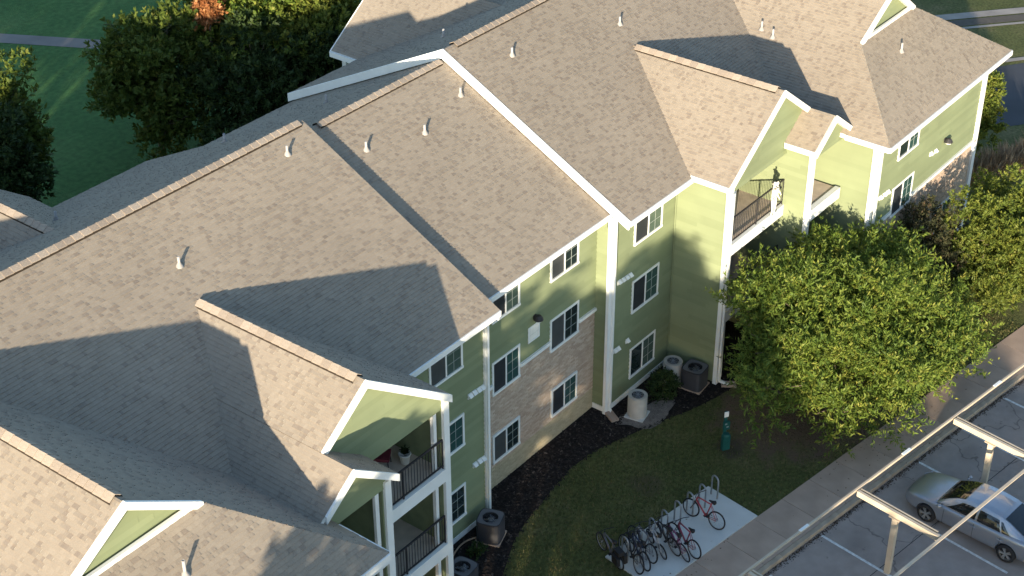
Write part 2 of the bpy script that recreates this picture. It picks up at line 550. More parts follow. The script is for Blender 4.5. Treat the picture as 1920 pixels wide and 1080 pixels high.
def rake(a, b, parent, h=.26, t=.07, drop=.035):
    """white board hanging from a sloping roof edge a->b"""
    a, b = Vector(a) - Vector((0, 0, drop)), Vector(b) - Vector((0, 0, drop))
    d = Vector((b.x - a.x, b.y - a.y, 0)).normalized(); s = Vector((-d.y, d.x, 0)) * t / 2
    z = Vector((0, 0, h))
    mb = MB()
    A = [a + s, b + s, b + s - z, a + s - z]; B = [a - s, b - s, b - s - z, a - s - z]
    mb.face(A); mb.face(B[::-1])
    for i in range(4):
        j = (i + 1) % 4
        mb.face([A[i], B[i], B[j], A[j]])
    return mb.build('rake_board', M['white'], parent)

# ================================================================== SETTING
def rect(x0, x1, y0, y1, z):
    mb = MB(); mb.face([(x0, y0, z), (x1, y0, z), (x1, y1, z), (x0, y1, z)]); return mb

PU = Vector((.98927, -.14608, 0)); PV = Vector((.14608, .98927, 0))     # along / across the car park
def pk(u, v, z=0): return PU * u + PV * v + Vector((0, 0, z))

g = rect(-700, 900, -700, 900, -.16); g.build('ground', M['soil'], kind='structure')
mb = MB(); mb.face([pk(-400, -9.40, 0), pk(500, -9.40, 0), pk(500, 500, 0), pk(-400, 500, 0)]); mb.build('lawn', M['lawn'], kind='structure')
M['backlawn'] = mat_ground('back_lawn_grass', ((.040, .105, .030), (.058, .135, .040), (.095, .165, .055)), (.12, 3.5), con=.3)
mb = MB(); mb.face([(-250, 12, .005), (320, 12, .005), (320, 330, .005), (-250, 330, .005)]); mb.build('back_lawn', M['backlawn'], kind='structure')
nt = M['lot'].node_tree; b = nt.nodes['Principled BSDF']; src = b.inputs['Base Color'].links[0].from_socket
tc = nd(nt, 'ShaderNodeTexCoord')
for sc, lo_, hi_, dark in ((.55, .60, .72, .72), (2.6, .70, .76, .55)):
    nz = nd(nt, 'ShaderNodeTexNoise'); nz.inputs['Scale'].default_value = sc; nz.inputs['Detail'].default_value = 5; nt.links.new(tc.outputs['Object'], nz.inputs['Vector'])
    mr = nd(nt, 'ShaderNodeMapRange'); mr.inputs[1].default_value = lo_; mr.inputs[2].default_value = hi_; mr.inputs[3].default_value = 1; mr.inputs[4].default_value = dark; nt.links.new(nz.outputs['Fac'], mr.inputs[0])
    mx = nd(nt, 'ShaderNodeMix', data_type='RGBA', blend_type='MULTIPLY'); mx.inputs[0].default_value = 1; nt.links.new(src, mx.inputs[6]); nt.links.new(mr.outputs[0], mx.inputs[7]); src = mx.outputs[2]
vo = nd(nt, 'ShaderNodeTexVoronoi', feature='DISTANCE_TO_EDGE'); vo.inputs['Scale'].default_value = .22
wz = nd(nt, 'ShaderNodeTexNoise'); wz.inputs['Scale'].default_value = 1.5; nt.links.new(tc.outputs['Object'], wz.inputs['Vector'])
va = nd(nt, 'ShaderNodeVectorMath', operation='ADD'); nt.links.new(tc.outputs['Object'], va.inputs[0]); nt.links.new(wz.outputs['Color'], va.inputs[1]); nt.links.new(va.outputs[0], vo.inputs['Vector'])
mr = nd(nt, 'ShaderNodeMapRange'); mr.inputs[1].default_value = .002; mr.inputs[2].default_value = .008; mr.inputs[3].default_value = .6; mr.inputs[4].default_value = 1; nt.links.new(vo.outputs['Distance'], mr.inputs[0])
mx = nd(nt, 'ShaderNodeMix', data_type='RGBA', blend_type='MULTIPLY'); mx.inputs[0].default_value = 1; nt.links.new(src, mx.inputs[6]); nt.links.new(mr.outputs[0], mx.inputs[7]); nt.links.new(mx.outputs[2], b.inputs['Base Color'])
mb = MB(); mb.face([pk(-200, -70, -.12), pk(200, -70, -.12), pk(200, -9.41, -.12), pk(-200, -9.41, -.12)]); lot = mb.build('parking_lot', M['lot'], kind='structure')
for u in (-7.9, -5.15, -2.4, .36, 3.2, 5.97, 8.72, 11.46, 14.2, 17.0):
    mb = MB()
    a = [(u - .05, -14.9), (u + .05, -14.9), (u + .05, -9.62), (u - .05, -9.62)]
    mb.face([pk(p[0], p[1], -.116) for p in a]); mb.build('parking_line', M['paint'], lot)
# saw joints of the concrete lot
mb = MB()
for v in (-11.9, -15.6):
    mb.face([pk(-60, v - .012, -.117), pk(60, v - .012, -.117), pk(60, v + .012, -.117), pk(-60, v + .012, -.117)])
mb.build('joint', M['black'], lot)

# sidewalk: every slab a piece, kerb in lengths
sw = bpy.data.objects.new('sidewalk', None); COL.objects.link(sw); sw['kind'] = 'structure'
slab = MB(); slab.box((0, 0, 0), (.748, .83, .05), (PU, PV, Vector((0, 0, 1)))); sd = slab.data('slab', M['walk'])
for i in range(-14, 24):
    put('slab', sd, sw, pk(i * 1.512, -8.455, -.018 + random.uniform(-.003, .003)))
kb = bpy.data.objects.new('kerb', None); COL.objects.link(kb); kb['kind'] = 'structure'
ks = MB()
prof = [(-.085, -.3), (-.085, .012), (-.07, .03), (.085, .03), (.085, -.3)]
L2 = 1.506
for (s0, s1) in zip(prof, prof[1:]):
    ks.face([PU * -L2 + PV * s0[0] + Vector((0, 0, s0[1])), PU * L2 + PV * s0[0] + Vector((0, 0, s0[1])), PU * L2 + PV * s1[0] + Vector((0, 0, s1[1])), PU * -L2 + PV * s1[0] + Vector((0, 0, s1[1]))])
for sg in (-1, 1):
    ks.face([PU * L2 * sg + PV * p[0] + Vector((0, 0, p[1])) for p in prof])
kd = ks.data('kerb_stone', M['kerb'])
for i in range(-7, 13):
    put('kerb_stone', kd, kb, pk(i * 3.024, -9.385, random.uniform(-.003, .003)))
# gutter debris along the kerb
mb = MB()
for i in range(5200):
    u = random.uniform(-9, 16); v = -9.50 - abs(random.gauss(0, .085)); s = random.uniform(.008, .03)
    a = random.random() * PI
    c = pk(u, v, -.112); d1 = PU * math.cos(a) * s + PV * math.sin(a) * s; d2 = (PU * -math.sin(a) + PV * math.cos(a)) * s * .6
    mb.face([c - d1, c + d2, c + d1 + Vector((0, 0, .012)), c - d2], random.random())
M['litter'] = mat_rnd('leaf_litter', [(0, (.025, .018, .012)), (.6, (.05, .036, .024)), (1, (.10, .07, .045))])
mb.build('gutter_litter', M['litter'], kind='stuff')

# bike pad
mb = MB(); mb.box(pk(-3.13, -6.53, -.03), (2.58, 1.085, .085), (PU, PV, Vector((0, 0, 1)))); mb.build('bike_pad', M['pad'], kind='structure')

# mulch bed along the wall
edge = [(-24, -7.4), (-20, -7.6), (-15, -5.2), (-12, -3.3), (-9.2, -2.45), (-7.57, -1.68), (-6.55, -1.42), (-5.28, -1.22), (-3.55, -.95), (-2.12, -1.02), (-.55, -1.52), (1.07, -2.06), (1.95, -2.42), (3.26, -2.78), (4.34, -2.95), (5.86, -3.2), (8, -4.4), (10, -5.6), (14, -6.0), (21, -6.0)]
mb = MB()
for (a, b2) in zip(edge, edge[1:]):
    mb.face([(a[0], a[1], .012), (b2[0], b2[1], .012), (b2[0], .7, .012), (a[0], .7, .012)])
mb.build('mulch_bed', M['mulch'], kind='structure')
M['chip'] = mat_rnd('mulch_chip', [(0, (.012, .010, .010)), (.6, (.03, .023, .02)), (.92, (.055, .042, .035)), (1, (.12, .095, .08))])
mb = MB()
def edge_y(x):
    for (a, b2) in zip(edge, edge[1:]):
        if a[0] <= x <= b2[0]:
            return a[1] + (b2[1] - a[1]) * (x - a[0]) / (b2[0] - a[0])
    return -6
for i in range(9000):
    x = random.uniform(-11.5, 6); y = random.uniform(edge_y(x) - .03 + random.gauss(0, .05), .5)
    if ((x - .85) / 1.2) ** 2 + ((y + 1.35 + .2 * (x - .85)) / .55) ** 2 < 1: continue
    s = random.uniform(.02, .07); a = random.random() * PI
    d1 = Vector((math.cos(a), math.sin(a), random.uniform(-.3, .3))) * s; d2 = Vector((-math.sin(a), math.cos(a), random.uniform(-.4, .4))) * s * .45
    c = Vector((x, y, .03))
    mb.face([c - d1 - d2, c + d1 - d2, c + d1 + d2, c - d1 + d2], random.random())
mb.build('mulch_chips', M['chip'], kind='stuff')
# pale gravel round the first condenser
mb = MB(); pts = []
for k in range(22):
    a = 2 * PI * k / 22; r = 1 + .2 * math.sin(3 * a + 1) + random.uniform(-.06, .06)
    pts.append((.85 + math.cos(a) * 1.25 * r, -1.35 + math.sin(a) * .60 * r - .25 * math.cos(a), .022))
mb.face(pts); mb.build('gravel_patch', M['gravel'], kind='structure')

# grass blades on the near lawn
M['blade'] = mat_rnd('grass_blade', [(0, (.055, .072, .02)), (.5, (.092, .105, .034)), (.8, (.145, .13, .05)), (1, (.23, .18, .09))], translucent=.25)
N = 60000
gx = rng.uniform(-11, 16, N); gv = rng.uniform(-7.60, 0, N)
keep = []
V = []; F = []; R_ = []
for i in range(N):
    u = gx[i]; v = gv[i]
    p = pk(u, v)
    if p.y > edge_y(p.x) - .02: continue
    if -5.72 < u < -.54 and v < -5.44: continue
    dd = math.hypot(p.x - 6, p.y + 5.6)
    if dd < 3.2 and random.random() < .8: continue
    if math.hypot(p.x - 3.4, p.y + 5.4) < 2.3 and random.random() < .75: continue
    if math.hypot(p.x - 4.4, p.y + 7.0) < 1.4 and random.random() < .7: continue
    a = random.random() * 2 * PI; h = random.uniform(.035, .10); w = .014
    lx, ly = math.cos(a), math.sin(a)
    k = len(V)
    V += [(p.x - ly * w, p.y + lx * w, 0), (p.x + ly * w, p.y - lx * w, 0), (p.x + lx * h * .6, p.y + ly * h * .6, h)]
    F.append((k, k + 1, k + 2)); R_.append(random.random())
mb = MB(); mb.v, mb.f, mb.r, mb.mi = V, F, R_, [0] * len(F)
mb.build('grass', M['blade'], kind='stuff')

mb = MB()
for i in range(2600):
    a = random.random() * 2 * PI; d = abs(random.gauss(0, 2.2)) + .3
    x, y = (6.0 + d * math.cos(a) * 1.2, -5.8 + d * math.sin(a)) if random.random() < .5 else (random.gauss(3.7, 1.0), random.gauss(-5.7, 1.0)) if random.random() < .6 else (random.uniform(-8, 12), random.uniform(-7.4, -2))
    s_ = random.uniform(.02, .045); b_ = random.random() * PI
    if y > edge_y(x) + .2: continue
    c = Vector((x, y, random.uniform(.03, .09) if (x * PV.x + y * PV.y) > -7.6 else .042)); d1 = Vector((math.cos(b_), math.sin(b_), random.uniform(-.3, .3))) * s_; d2 = Vector((-math.sin(b_), math.cos(b_), random.uniform(-.3, .3))) * s_ * .5
    mb.face([c - d1, c + d2, c + d1, c - d2], random.random())
M['fallen'] = mat_rnd('fallen_leaves', [(0, (.05, .035, .02)), (.5, (.11, .075, .04)), (1, (.20, .14, .07))])
mb.build('fallen_leaves', M['fallen'], kind='stuff')

# ground behind: path, road, kerb, pale edge
def strip(a, b, w, z, name, mt):
    a, b = Vector((*a, 0)), Vector((*b, 0)); d = (b - a).normalized(); s = Vector((-d.y, d.x, 0)) * w / 2
    mb = MB(); mb.face([(a - s).to_tuple()[:2] + (z,), (b - s).to_tuple()[:2] + (z,), (b + s).to_tuple()[:2] + (z,), (a + s).to_tuple()[:2] + (z,)])
    return mb.build(name, mt, kind='structure')
strip((-7.85, 73.25), (20.0, 22.94), 1.15, .022, 'path', M['path'])
strip((36.9, 9.6), (60.6, -10.4), .75, .02, 'footpath', M['path2'])
strip((36.1, 9.1), (59.8, -10.9), .8, .012, 'gutter', mat('gutter_dirt', (.10, .085, .07), .95))
strip((35.5, 8.7), (59.2, -11.3), .26, .02, 'far_kerb', M['path2'])
strip((33.0, 4.6), (49.0, -7.5), .36, .03, 'drive_kerb', M['path2'])
strip((29.7, 2.3), (47.0, -10.0), 6.2, .008, 'driveway', M['road'])

# ================================================================== BUILDING
B = thing('apartment_building', 'long three storey green sided apartment building with brown shingle roof and white trim', 'building')

# --- main roofs (ridge along X, slope 1:2)
R1 = dict(y=7.13, z=12.63, s=.508); R2 = dict(y=7.10, z=12.22, s=.508); R3 = dict(y=7.1, z=12.58, s=.507)
def zf(R, y): return R['z'] - R['s'] * abs(R['y'] - y)
def main_front(R, x0, x1, y0): return roof([(x0, y0, zf(R, y0)), (x1, y0, zf(R, y0)), (x1, R['y'], R['z']), (x0, R['y'], R['z'])], B)
def main_back(R, x0, x1, y1): return roof([(x0, R['y'], R['z']), (x1, R['y'], R['z']), (x1, y1, zf(R, y1)), (x0, y1, zf(R, y1))], B, fascia='soffit')
main_front(R1, -28.3, -7.2, -.85)
main_back(R1, -28.3, -7.2, 15.2)
main_front(R2, -7.3, .05, -.13)
main_back(R2, -7.3, .05, 14.7)
main_front(R3, -.22, 20.4, -.92)
main_back(R3, -.22, 20.4, 14.95)
for R, a, b2 in ((R1, -28, -7.4), (R2, -6.6, -.45), (R3, .35, 13.3)):
    ridge_caps((a, R['y'], R['z'] + .01), (b2, R['y'], R['z'] + .01), R['s'], B)

# --- cross gables C / A with their lower porch gables, and the hipped wings E / B
GS = .72
gy = -2.42
# C (right)
Cx, Cz = 7.06, 11.02
zc = lambda x: Cz - GS * abs(x - Cx)
roof([(3.68, gy, zc(3.68)), (Cx, gy, Cz), (Cx, 4.25, Cz), (3.68, -.45, zc(3.68))], B)
porch_c = 9.05; zpc = zc(porch_c)
roof([(Cx, gy, Cz), (porch_c, gy, zpc), (porch_c, 1.6, zpc), (Cx, 4.25, Cz)], B)
roof([(porch_c, -3.52, zpc), (10.52, -3.52, zc(10.52)), (10.52, .1, zc(10.52)), (porch_c, 1.6, zpc)], B)
zp2 = lambda x: zpc - GS * (porch_c - x)
roof([(7.74, -3.52, zp2(7.74)), (porch_c, -3.52, zpc), (porch_c, -2.2, zpc), (7.74, -2.2, zp2(7.74))], B)
ridge_caps((Cx, gy + .25, Cz), (Cx, 3.85, Cz), GS, B)
# A (left)
Ax, Az = -14.92, 11.04
za = lambda x: Az - GS * abs(x - Ax)
roof([(-11.50, gy, za(-11.5)), (Ax, gy, Az), (Ax, 4.25, Az), (-11.50, -.4, za(-11.5))], B)
porch_a = -16.72; zpa = za(porch_a)
roof([(Ax, gy, Az), (porch_a, gy, zpa), (porch_a, 1.6, zpa), (Ax, 4.25, Az)], B)
roof([(porch_a, -3.55, zpa), (-18.0, -3.55, za(-18.0)), (-18.45, -2.9, za(-18.45)), (-18.45, -.3, za(-18.45)), (porch_a, 1.6, zpa)], B)
zq = lambda x: zpa - GS * (x - porch_a)
roof([(-15.07, -3.55, zq(-15.07)), (porch_a, -3.55, zpa), (porch_a, -2.2, zpa), (-15.07, -2.2, zq(-15.07))], B)
ridge_caps((Ax, gy + .25, Az), (Ax, 3.85, Az), GS, B)
# wings: ridge along Y, hipped front with a small gable above
WS = .685; ey, ez = -5.35, 8.42; gyp = -2.25; zg = ez + .70 * (gyp - ey)
def wing(x0, x1, y1):
    xc = (x0 + x1) / 2; zr = ez + WS * (x1 - x0) / 2 + .0
    gl = x0 + (zg - ez) / WS; gr = x1 - (zg - ez) / WS
    roof([(x0, ey, ez), (x1, ey, ez), (gr, gyp, zg), (gl, gyp, zg)], B)
    yb, yg = y1, y1 + ey - gyp
    roof([(x0, yb, ez), (gl, yg, zg), (gr, yg, zg), (x1, yb, ez)], B)
    roof([(x0, ey, ez), (gl, gyp, zg), (xc, gyp - .12, zr), (xc, yg, zr), (gl, yg, zg), (x0, yb, ez)], B)
    roof([(x1, ey, ez), (x1, yb, ez), (gr, yg, zg), (xc, yg, zr), (xc, gyp - .12, zr), (gr, gyp, zg)], B)
    wall('gable_wall', [(-gr + .05, zg - .05), (-gl - .05, zg - .05), (-xc, zr - .1)], (0, yg - .05, 0), (-1, 0, 0), (0, 1, 0), B)
    ridge_caps((xc, gyp + .2, zr), (xc, yg - .3, zr), WS, B)
    # the gable above the hip
    wall('gable_wall', [(gl + .05, zg - .05), (gr - .05, zg - .05), (xc, zr - .1)], (0, gyp + .18, 0), (1, 0, 0), (0, -1, 0), B)
    for sg, gx_ in ((-1, gl), (1, gr)):
        rake((xc, gyp - .10, zr + .03), (gx_, gyp - .02, zg + .05), B, h=.24, t=.10, drop=.0)
    mb = MB(); mb.beam((gl + .2, gyp + .02, zg + .05), (gr - .2, gyp + .02, zg + .05), .10, .14, off=.0); mb.build('base_trim', M['white'], B)
wing(10.05, 20.86, 19.5)
wing(-28.28, -17.45, 19.5)

# --- rear cross gables (mirror of the front ones)
ry = 16.4
roof([(3.7, ry, zc(3.7)), (Cx, ry, Cz), (Cx, 10.0, Cz), (3.7, 14.7, zc(3.7))], B)
roof([(Cx, ry, Cz), (10.4, ry, zc(10.4)), (10.4, 14.0, zc(10.4)), (Cx, 10.0, Cz)], B)
roof([(-11.5, ry, za(-11.5)), (Ax, ry, Az), (Ax, 9.5, Az), (-11.5, 14.3, za(-11.5))], B)
roof([(Ax, ry, Az), (-17.6, ry, za(-17.6)), (-17.6, 13.5, za(-17.6)), (Ax, 9.5, Az)], B)
ridge_caps((Ax, 9.9, Az), (Ax, ry - .2, Az), GS, B)
rake((3.7, ry + .05, zc(3.7)), (Cx, ry + .05, Cz), B)
trim_line((3.62, 14.9, zc(3.7) - .12), (3.62, ry, zc(3.7) - .12), .06, .22, B, 'fascia')
mb = MB(); mb.bb(4.0, 4.22, ry - .5, ry - .28, 0, 8.5); mb.build('post', M['white'], B)

# --- rake boards and eave fascias
for y0 in (-.92, 14.95): rake((-.26, y0, zf(R3, y0)), (-.26, R3['y'], R3['z']), B, h=.34, t=.09, drop=-.035)
for y0 in (-.85, 15.2): rake((-7.26, y0, zf(R1, y0)), (-7.26, R1['y'], R1['z']), B, h=.24, t=.06, drop=.10)
for (a, b2) in (((Cx, Cz), (3.68, zc(3.68))), ((Cx, Cz), (porch_c, zpc)), ((Ax, Az), (-11.5, za(-11.5))), ((Ax, Az), (porch_a, zpa))):
    rake((a[0], gy - .05, a[1] + .02), (b2[0], gy - .05, b2[1] + .02), B, h=.26, drop=.0)
for xa, zz, lo, hi, fl in ((porch_c, zpc, 7.74, 10.5, zp2(7.74)), (porch_a, zpa, -15.07, -17.85, zq(-15.07))):
    rake((xa, -3.60, zz + .02), (lo, -3.60, fl + .02), B, h=.24, drop=.0)
    rake((xa, -3.60, zz + .02), (hi, -3.60, zz - GS * abs(hi - xa) + .02), B, h=.24, drop=.0)
def fascia(a, b2): trim_line(a, b2, .05, .20, B, 'fascia')
fascia((-11.5, -.88, zf(R1, -.85) - .10), (-7.2, -.88, zf(R1, -.85) - .10))
fascia((-7.2, -.16, zf(R2, -.13) - .10), (-.22, -.16, zf(R2, -.13) - .10))
fascia((-.22, -.95, zf(R3, -.92) - .10), (3.66, -.95, zf(R3, -.92) - .10))
fascia((3.65, -.87, zc(3.68) - .10), (3.65, gy, zc(3.68) - .10))
fascia((10.05, ey - .03, ez - .10), (20.86, ey - .03, ez - .10))
fascia((10.02, ey, ez - .10), (10.02, -3.55, ez - .10))
fascia((20.89, ey, ez - .10), (20.89, 0, ez - .10))
fascia((-28.28, ey - .03, ez - .10), (-17.45, ey - .03, ez - .10))
fascia((-17.42, ey, ez - .10), (-17.42, -3.6, ez - .10))
fascia((7.71, -3.5, zp2(7.74) - .10), (7.71, -2.3, zp2(7.74) - .10))

# --- walls
XZ = lambda x0, x1, z0, z1: [(x0, z0), (x1, z0), (x1, z1), (x0, z1)]
F_ = ((1, 0, 0), (0, -1, 0))           # wall facing -Y: u = x
wall('wall', XZ(-11.6, -7.15, -.1, 8.6), (0, -.2, 0), *F_, B)
wall('wall', XZ(-.2, .55, -.1, 8.4), (-7.15, 0, 0), (0, 1, 0), (1, 0, 0), B)
bw = [(-5.92, -4.42, 3.92, 5.26), (-2.72, -1.05, 3.92, 5.26), (-5.92, -4.42, 1.06, 2.25), (-2.60, -1.06, 1.06, 2.25), (-5.92, -4.42, 6.8, 8.0), (-2.74, -1.12, 6.8, 8.0)]
wall('brick_wall', XZ(-7.15, -.0, -.1, 4.32), (0, .55, 0), *F_, B, clad='brick', holes=bw)
wall('wall', XZ(-7.15, -.0, 4.33, 8.6), (0, .55, 0), *F_, B)
for w in bw: window(*w, .55, B)
for xa, xb in ((-6.9, -5.92), (-4.42, -2.72), (-1.05, -.02)):
    trim_line((xa, .50, 4.36), (xb, .50, 4.36), .10, .12, B, 'ledge')
wall('wall', XZ(-.55, .05, -.1, 8.6), (-.005, 0, 0), (0, -1, 0), (-1, 0, 0), B)
# gable wall of the tall roof, seen above the lower one
wall('gable_wall', [(-.05, 7.9), (-14.7, 7.9), (-14.7, 8.45), (-7.1, 12.35), (-.05, 8.75)], (-.13, 0, 0), (0, -1, 0), (-1, 0, 0), B)
wall('wall', XZ(0, 4.05, -.1, 8.6), (0, -.05, 0), *F_, B)
for w in ((1.38, 3.16, 6.48, 7.85), (1.38, 3.11, 3.62, 5.0), (1.42, 3.09, .72, 2.06)): window(*w, -.05, B)
# left wall windows (partly behind the balcony post)
for w in ((-9.90, -8.30, 6.79, 8.05), (-9.90, -8.30, 3.77, 5.03), (-9.90, -8.30, .89, 2.23)): window(*w, -.2, B)
# C bay
wall('wall', XZ(.05, 2.25, -.1, 8.3), (4.05, 0, 0), (0, -1, 0), (-1, 0, 0), B)
hd = 8.12
wall('gable_wall', [(4.05, hd), (8.98, hd), (8.98, zc(8.98) - .18), (Cx, Cz - .2), (4.05, zc(4.05) - .16)], (0, -2.25, 0), *F_, B)
wall('wall', XZ(4.05, 10.5, -.1, 8.4), (0, .1, 0), *F_, B, clad=None)
wall('wall', XZ(-.1, 3.3, -.1, 8.35), (8.0, 0, 0), (0, -1, 0), (-1, 0, 0), B)
wall('gable_wall', [(8.0, hd), (10.5, hd), (10.5, zc(10.5) - .15), (porch_c, zpc - .2), (8.0, zp2(8.0) - .16)], (0, -3.3, 0), *F_, B)
# A bay
wall('wall', XZ(0, 2.25, -.1, 8.3), (-11.6, -2.25, 0), (0, 1, 0), (1, 0, 0), B)
wall('gable_wall', [(-16.7, hd), (-11.6, hd), (-11.6, za(-11.6) - .18), (Ax, Az - .2), (-16.7, za(-16.7) - .18)], (0, -2.25, 0), *F_, B)
wall('wall', XZ(-18, -11.6, -.1, 8.4), (0, .1, 0), *F_, B, clad=None)
wall('wall', XZ(0, 3.4, -.1, 8.35), (-15.3, -3.3, 0), (0, 1, 0), (1, 0, 0), B)
wall('gable_wall', [(-17.9, hd), (-15.3, hd), (-15.3, zq(-15.3) - .16), (porch_a, zpa - .2), (-17.9, za(-17.9) - .15)], (0, -3.3, 0), *F_, B)
# E wing
wall('wall', XZ(-.1, 4.6, -.1, 8.5), (10.55, 0, 0), (0, -1, 0), (-1, 0, 0), B)
we = [(12.55, 14.30, 6.60, 7.95), (12.52, 14.32, 4.08, 5.42), (12.52, 14.32, 1.1, 2.4), (17.0, 18.7, 1.1, 2.4)]
wall('brick_wall', XZ(10.55, 20.3, -.1, 4.32), (0, -4.6, 0), *F_, B, clad='brick', holes=we)
wall('wall', XZ(10.55, 20.3, 4.33, 8.5), (0, -4.6, 0), *F_, B)
for w in we: window(*w, -4.6, B)
trim_line((10.6, -4.65, 4.36), (12.52, -4.65, 4.36), .10, .12, B, 'ledge')
trim_line((14.32, -4.65, 4.36), (20.25, -4.65, 4.36), .10, .12, B, 'ledge')
wall('wall', XZ(0, 20, -.1, 8.5), (20.3, -4.6, 0), (0, 1, 0), (1, 0, 0), B)
# B wing and the rear
wall('wall', XZ(0, 5, -.1, 8.4), (-18.0, -4.6, 0), (0, 1, 0), (1, 0, 0), B)
wall('wall', XZ(-27.8, -18, -.1, 8.4), (0, -4.6, 0), *F_, B)
wall('wall', XZ(0, 24, -.1, 8.4), (-27.8, 19.4, 0), (0, -1, 0), (-1, 0, 0), B)
wall('wall', XZ(-20.3, 27.8, -.1, 8.1), (0, 15.0, 0), (-1, 0, 0), (0, 1, 0), B)
wall('wall', XZ(0, 15, -.1, 8.1), (20.25, 0, 0), (0, 1, 0), (1, 0, 0), B)

# --- corner boards, base trim
def board(x, y, w, d, z0, z1, name='corner_board'):
    mb = MB(); mb.bb(x - w / 2, x + w / 2, y - d / 2, y + d / 2, z0, z1); return mb.build(name, M['white'], B)
board(.03, -.06, .34, .12, .02, 8.45)
board(-7.2, -.25, .15, .10, .02, 8.3)
board(4.05, -2.27, .24, .16, .02, 8.45, 'post')
board(4.05 + .42, -2.16, .14, .12, 0, 8.1, 'post')
board(10.56, -4.63, .30, .14, .02, 8.4)
board(20.3, -4.63, .30, .14, .02, 8.4)
board(8.02, -3.32, .26, .14, .02, 8.4, 'post')
board(-11.6, -2.27, .24, .16, .02, 8.5, 'post')
board(-11.95, -2.14, .13, .12, .02, 8.1, 'post')
board(-15.28, -3.32, .24, .14, .02, 8.35, 'post')
board(-15.62, -3.22, .14, .10, .02, 8.1, 'post')
board(-18.0, -4.63, .3, .14, .02, 8.3)
for a, b2 in (((.18, -.09, .16), (4.0, -.09, .16)), ((-11.4, -.24, .16), (-7.28, -.24, .16)), ((-.05, -.05, .16), (-.05, .5, .16)), ((10.7, -4.64, .1), (20.2, -4.64, .1))):
    trim_line(a, b2, .05, .2, B, 'base_trim')
trim_line((4.20, -.08, 0.05), (4.20, -.08, 8.4), .03, .03, B, 'inside_corner_trim', up=(1, 0, 0))
mb = MB(); mb.bb(3.98, 4.02, -.14, -.10, .1, 8.3); mb.build('inside_corner_trim', M['green'], B)

# --- balconies
def rail(x0, x1, y, z, ends=()):
    mb = MB()
    mb.bb(x0, x1, y - .025, y + .025, z + 1.02, z + 1.07); mb.bb(x0, x1, y - .02, y + .02, z + .08, z + .12)
    for k in range(3):
        xx = x0 + (x1 - x0) * k / 2
        mb.bb(xx - .022, xx + .022, y - .022, y + .022, z, z + 1.02)
    ro = mb.build('railing', M['dark_metal'], B)
    bb_ = MB(); bb_.bb(-.008, .008, -.008, .008, .12, 1.02); d = bb_.data('baluster', M['dark_metal'])
    n = int((x1 - x0) / .125)
    for k in range(1, n):
        put('baluster', d, ro, (x0 + (x1 - x0) * k / n, y, z))
for (x0, x1) in ((4.19, 7.99), (-15.24, -11.73)):
    for zt in (5.95, 3.1):
        mb = MB(); mb.bb(x0, x1, -2.2, .05, zt - .28, zt); mb.build('balcony_floor', [M['deck']], B)
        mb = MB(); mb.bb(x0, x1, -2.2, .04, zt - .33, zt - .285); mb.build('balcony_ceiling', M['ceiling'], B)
        mb = MB(); mb.bb(x0, x1, -2.36, -2.21, zt - .43, zt + .02); mb.build('balcony_beam', M['white'], B)
        rail(x0, x1, -2.27, zt + .02)
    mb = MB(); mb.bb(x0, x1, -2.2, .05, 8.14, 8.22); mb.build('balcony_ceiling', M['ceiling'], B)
    for zt in (0.05, 3.1, 5.95):
        mb = MB(); mb.bb(x0 + .9, x0 + 2.8, -.02, .085, zt, zt + 2.05); d0 = mb.build('patio_door', M['white'], B)
        for k in range(2):
            mb = MB(); mb.bb(x0 + .98 + k * .91, x0 + 1.81 + k * .91, -.035, .0, zt + .1, zt + 1.95); mb.build('pane', M['glass'], d0)
# porch bays beside the wings
for (x0, x1) in ((8.16, 10.40), (-17.88, -15.42)):
    for zt in (5.95, 3.1):
        mb = MB(); mb.bb(x0, x1, -3.2, .05, zt - .28, zt); mb.build('balcony_floor', M['deck'], B)
        mb = MB(); mb.bb(x0, x1, -3.42, -3.21, zt - .40, zt + .05); mb.build('balcony_beam', M['white'], B)
    rail(x0, x1, -3.33, 3.15)
mb = MB(); mb.bb(8.16, 10.4, -1.0, -.9, 6.0, 8.1); mb.build('stair_wall', M['inner'], B)

# --- small wall fittings
def wall_vent(x, z, y):
    mb = MB(); mb.bb(x - .09, x + .09, y - .05, y, z - .09, z + .09)
    mb.face([(x - .08, y - .05, z + .08), (x + .08, y - .05, z + .08), (x + .08, y - .15, z - .02), (x - .08, y - .15, z - .02)])
    mb.face([(x - .08, y - .05, z + .08), (x - .08, y - .15, z - .02), (x - .08, y - .05, z - .06)])
    mb.face([(x + .08, y - .05, z + .08), (x + .08, y - .05, z - .06), (x + .08, y - .15, z - .02)])
    mb.build('wall_vent', M['white'], B)
for x, z in ((-7.99, 5.50), (-7.78, 5.50), (-7.56, 5.48), (-7.37, 5.47), (-7.81, 2.62), (-7.58, 2.62), (-7.38, 2.60)): wall_vent(x, z, -.2)
for x, z in ((.52, 5.42), (.75, 5.40), (.98, 5.38), (1.22, 5.36), (.40, 2.55), (.60, 2.54), (1.2, 2.56)): wall_vent(x, z, -.05)
for x, z in ((11.4, 5.52), (11.75, 5.5), (12.05, 5.48), (15.75, 5.58), (16.2, 5.52)): wall_vent(x, z, -4.6)
def wall_lamp(x, z, y):
    mb = MB()
    mb.bb(x - .06, x + .06, y - .06, y, z - .10, z + .10)
    mb.lathe([(.0, .14), (.09, .12), (.16, .02), (.17, -.04), (.13, -.05)], 12, (x, y - .20, z))
    lo = mb.build('wall_lamp', M['dark_metal'], B)
    mb = MB(); mb.lathe([(.12, -.045), (.12, -.09), (.06, -.13), (0, -.14)], 12, (x, y - .20, z)); mb.build('lamp_glass', M['white'], lo)
wall_lamp(-3.60, 5.88, .55); wall_lamp(17.0, 5.68, -4.6)
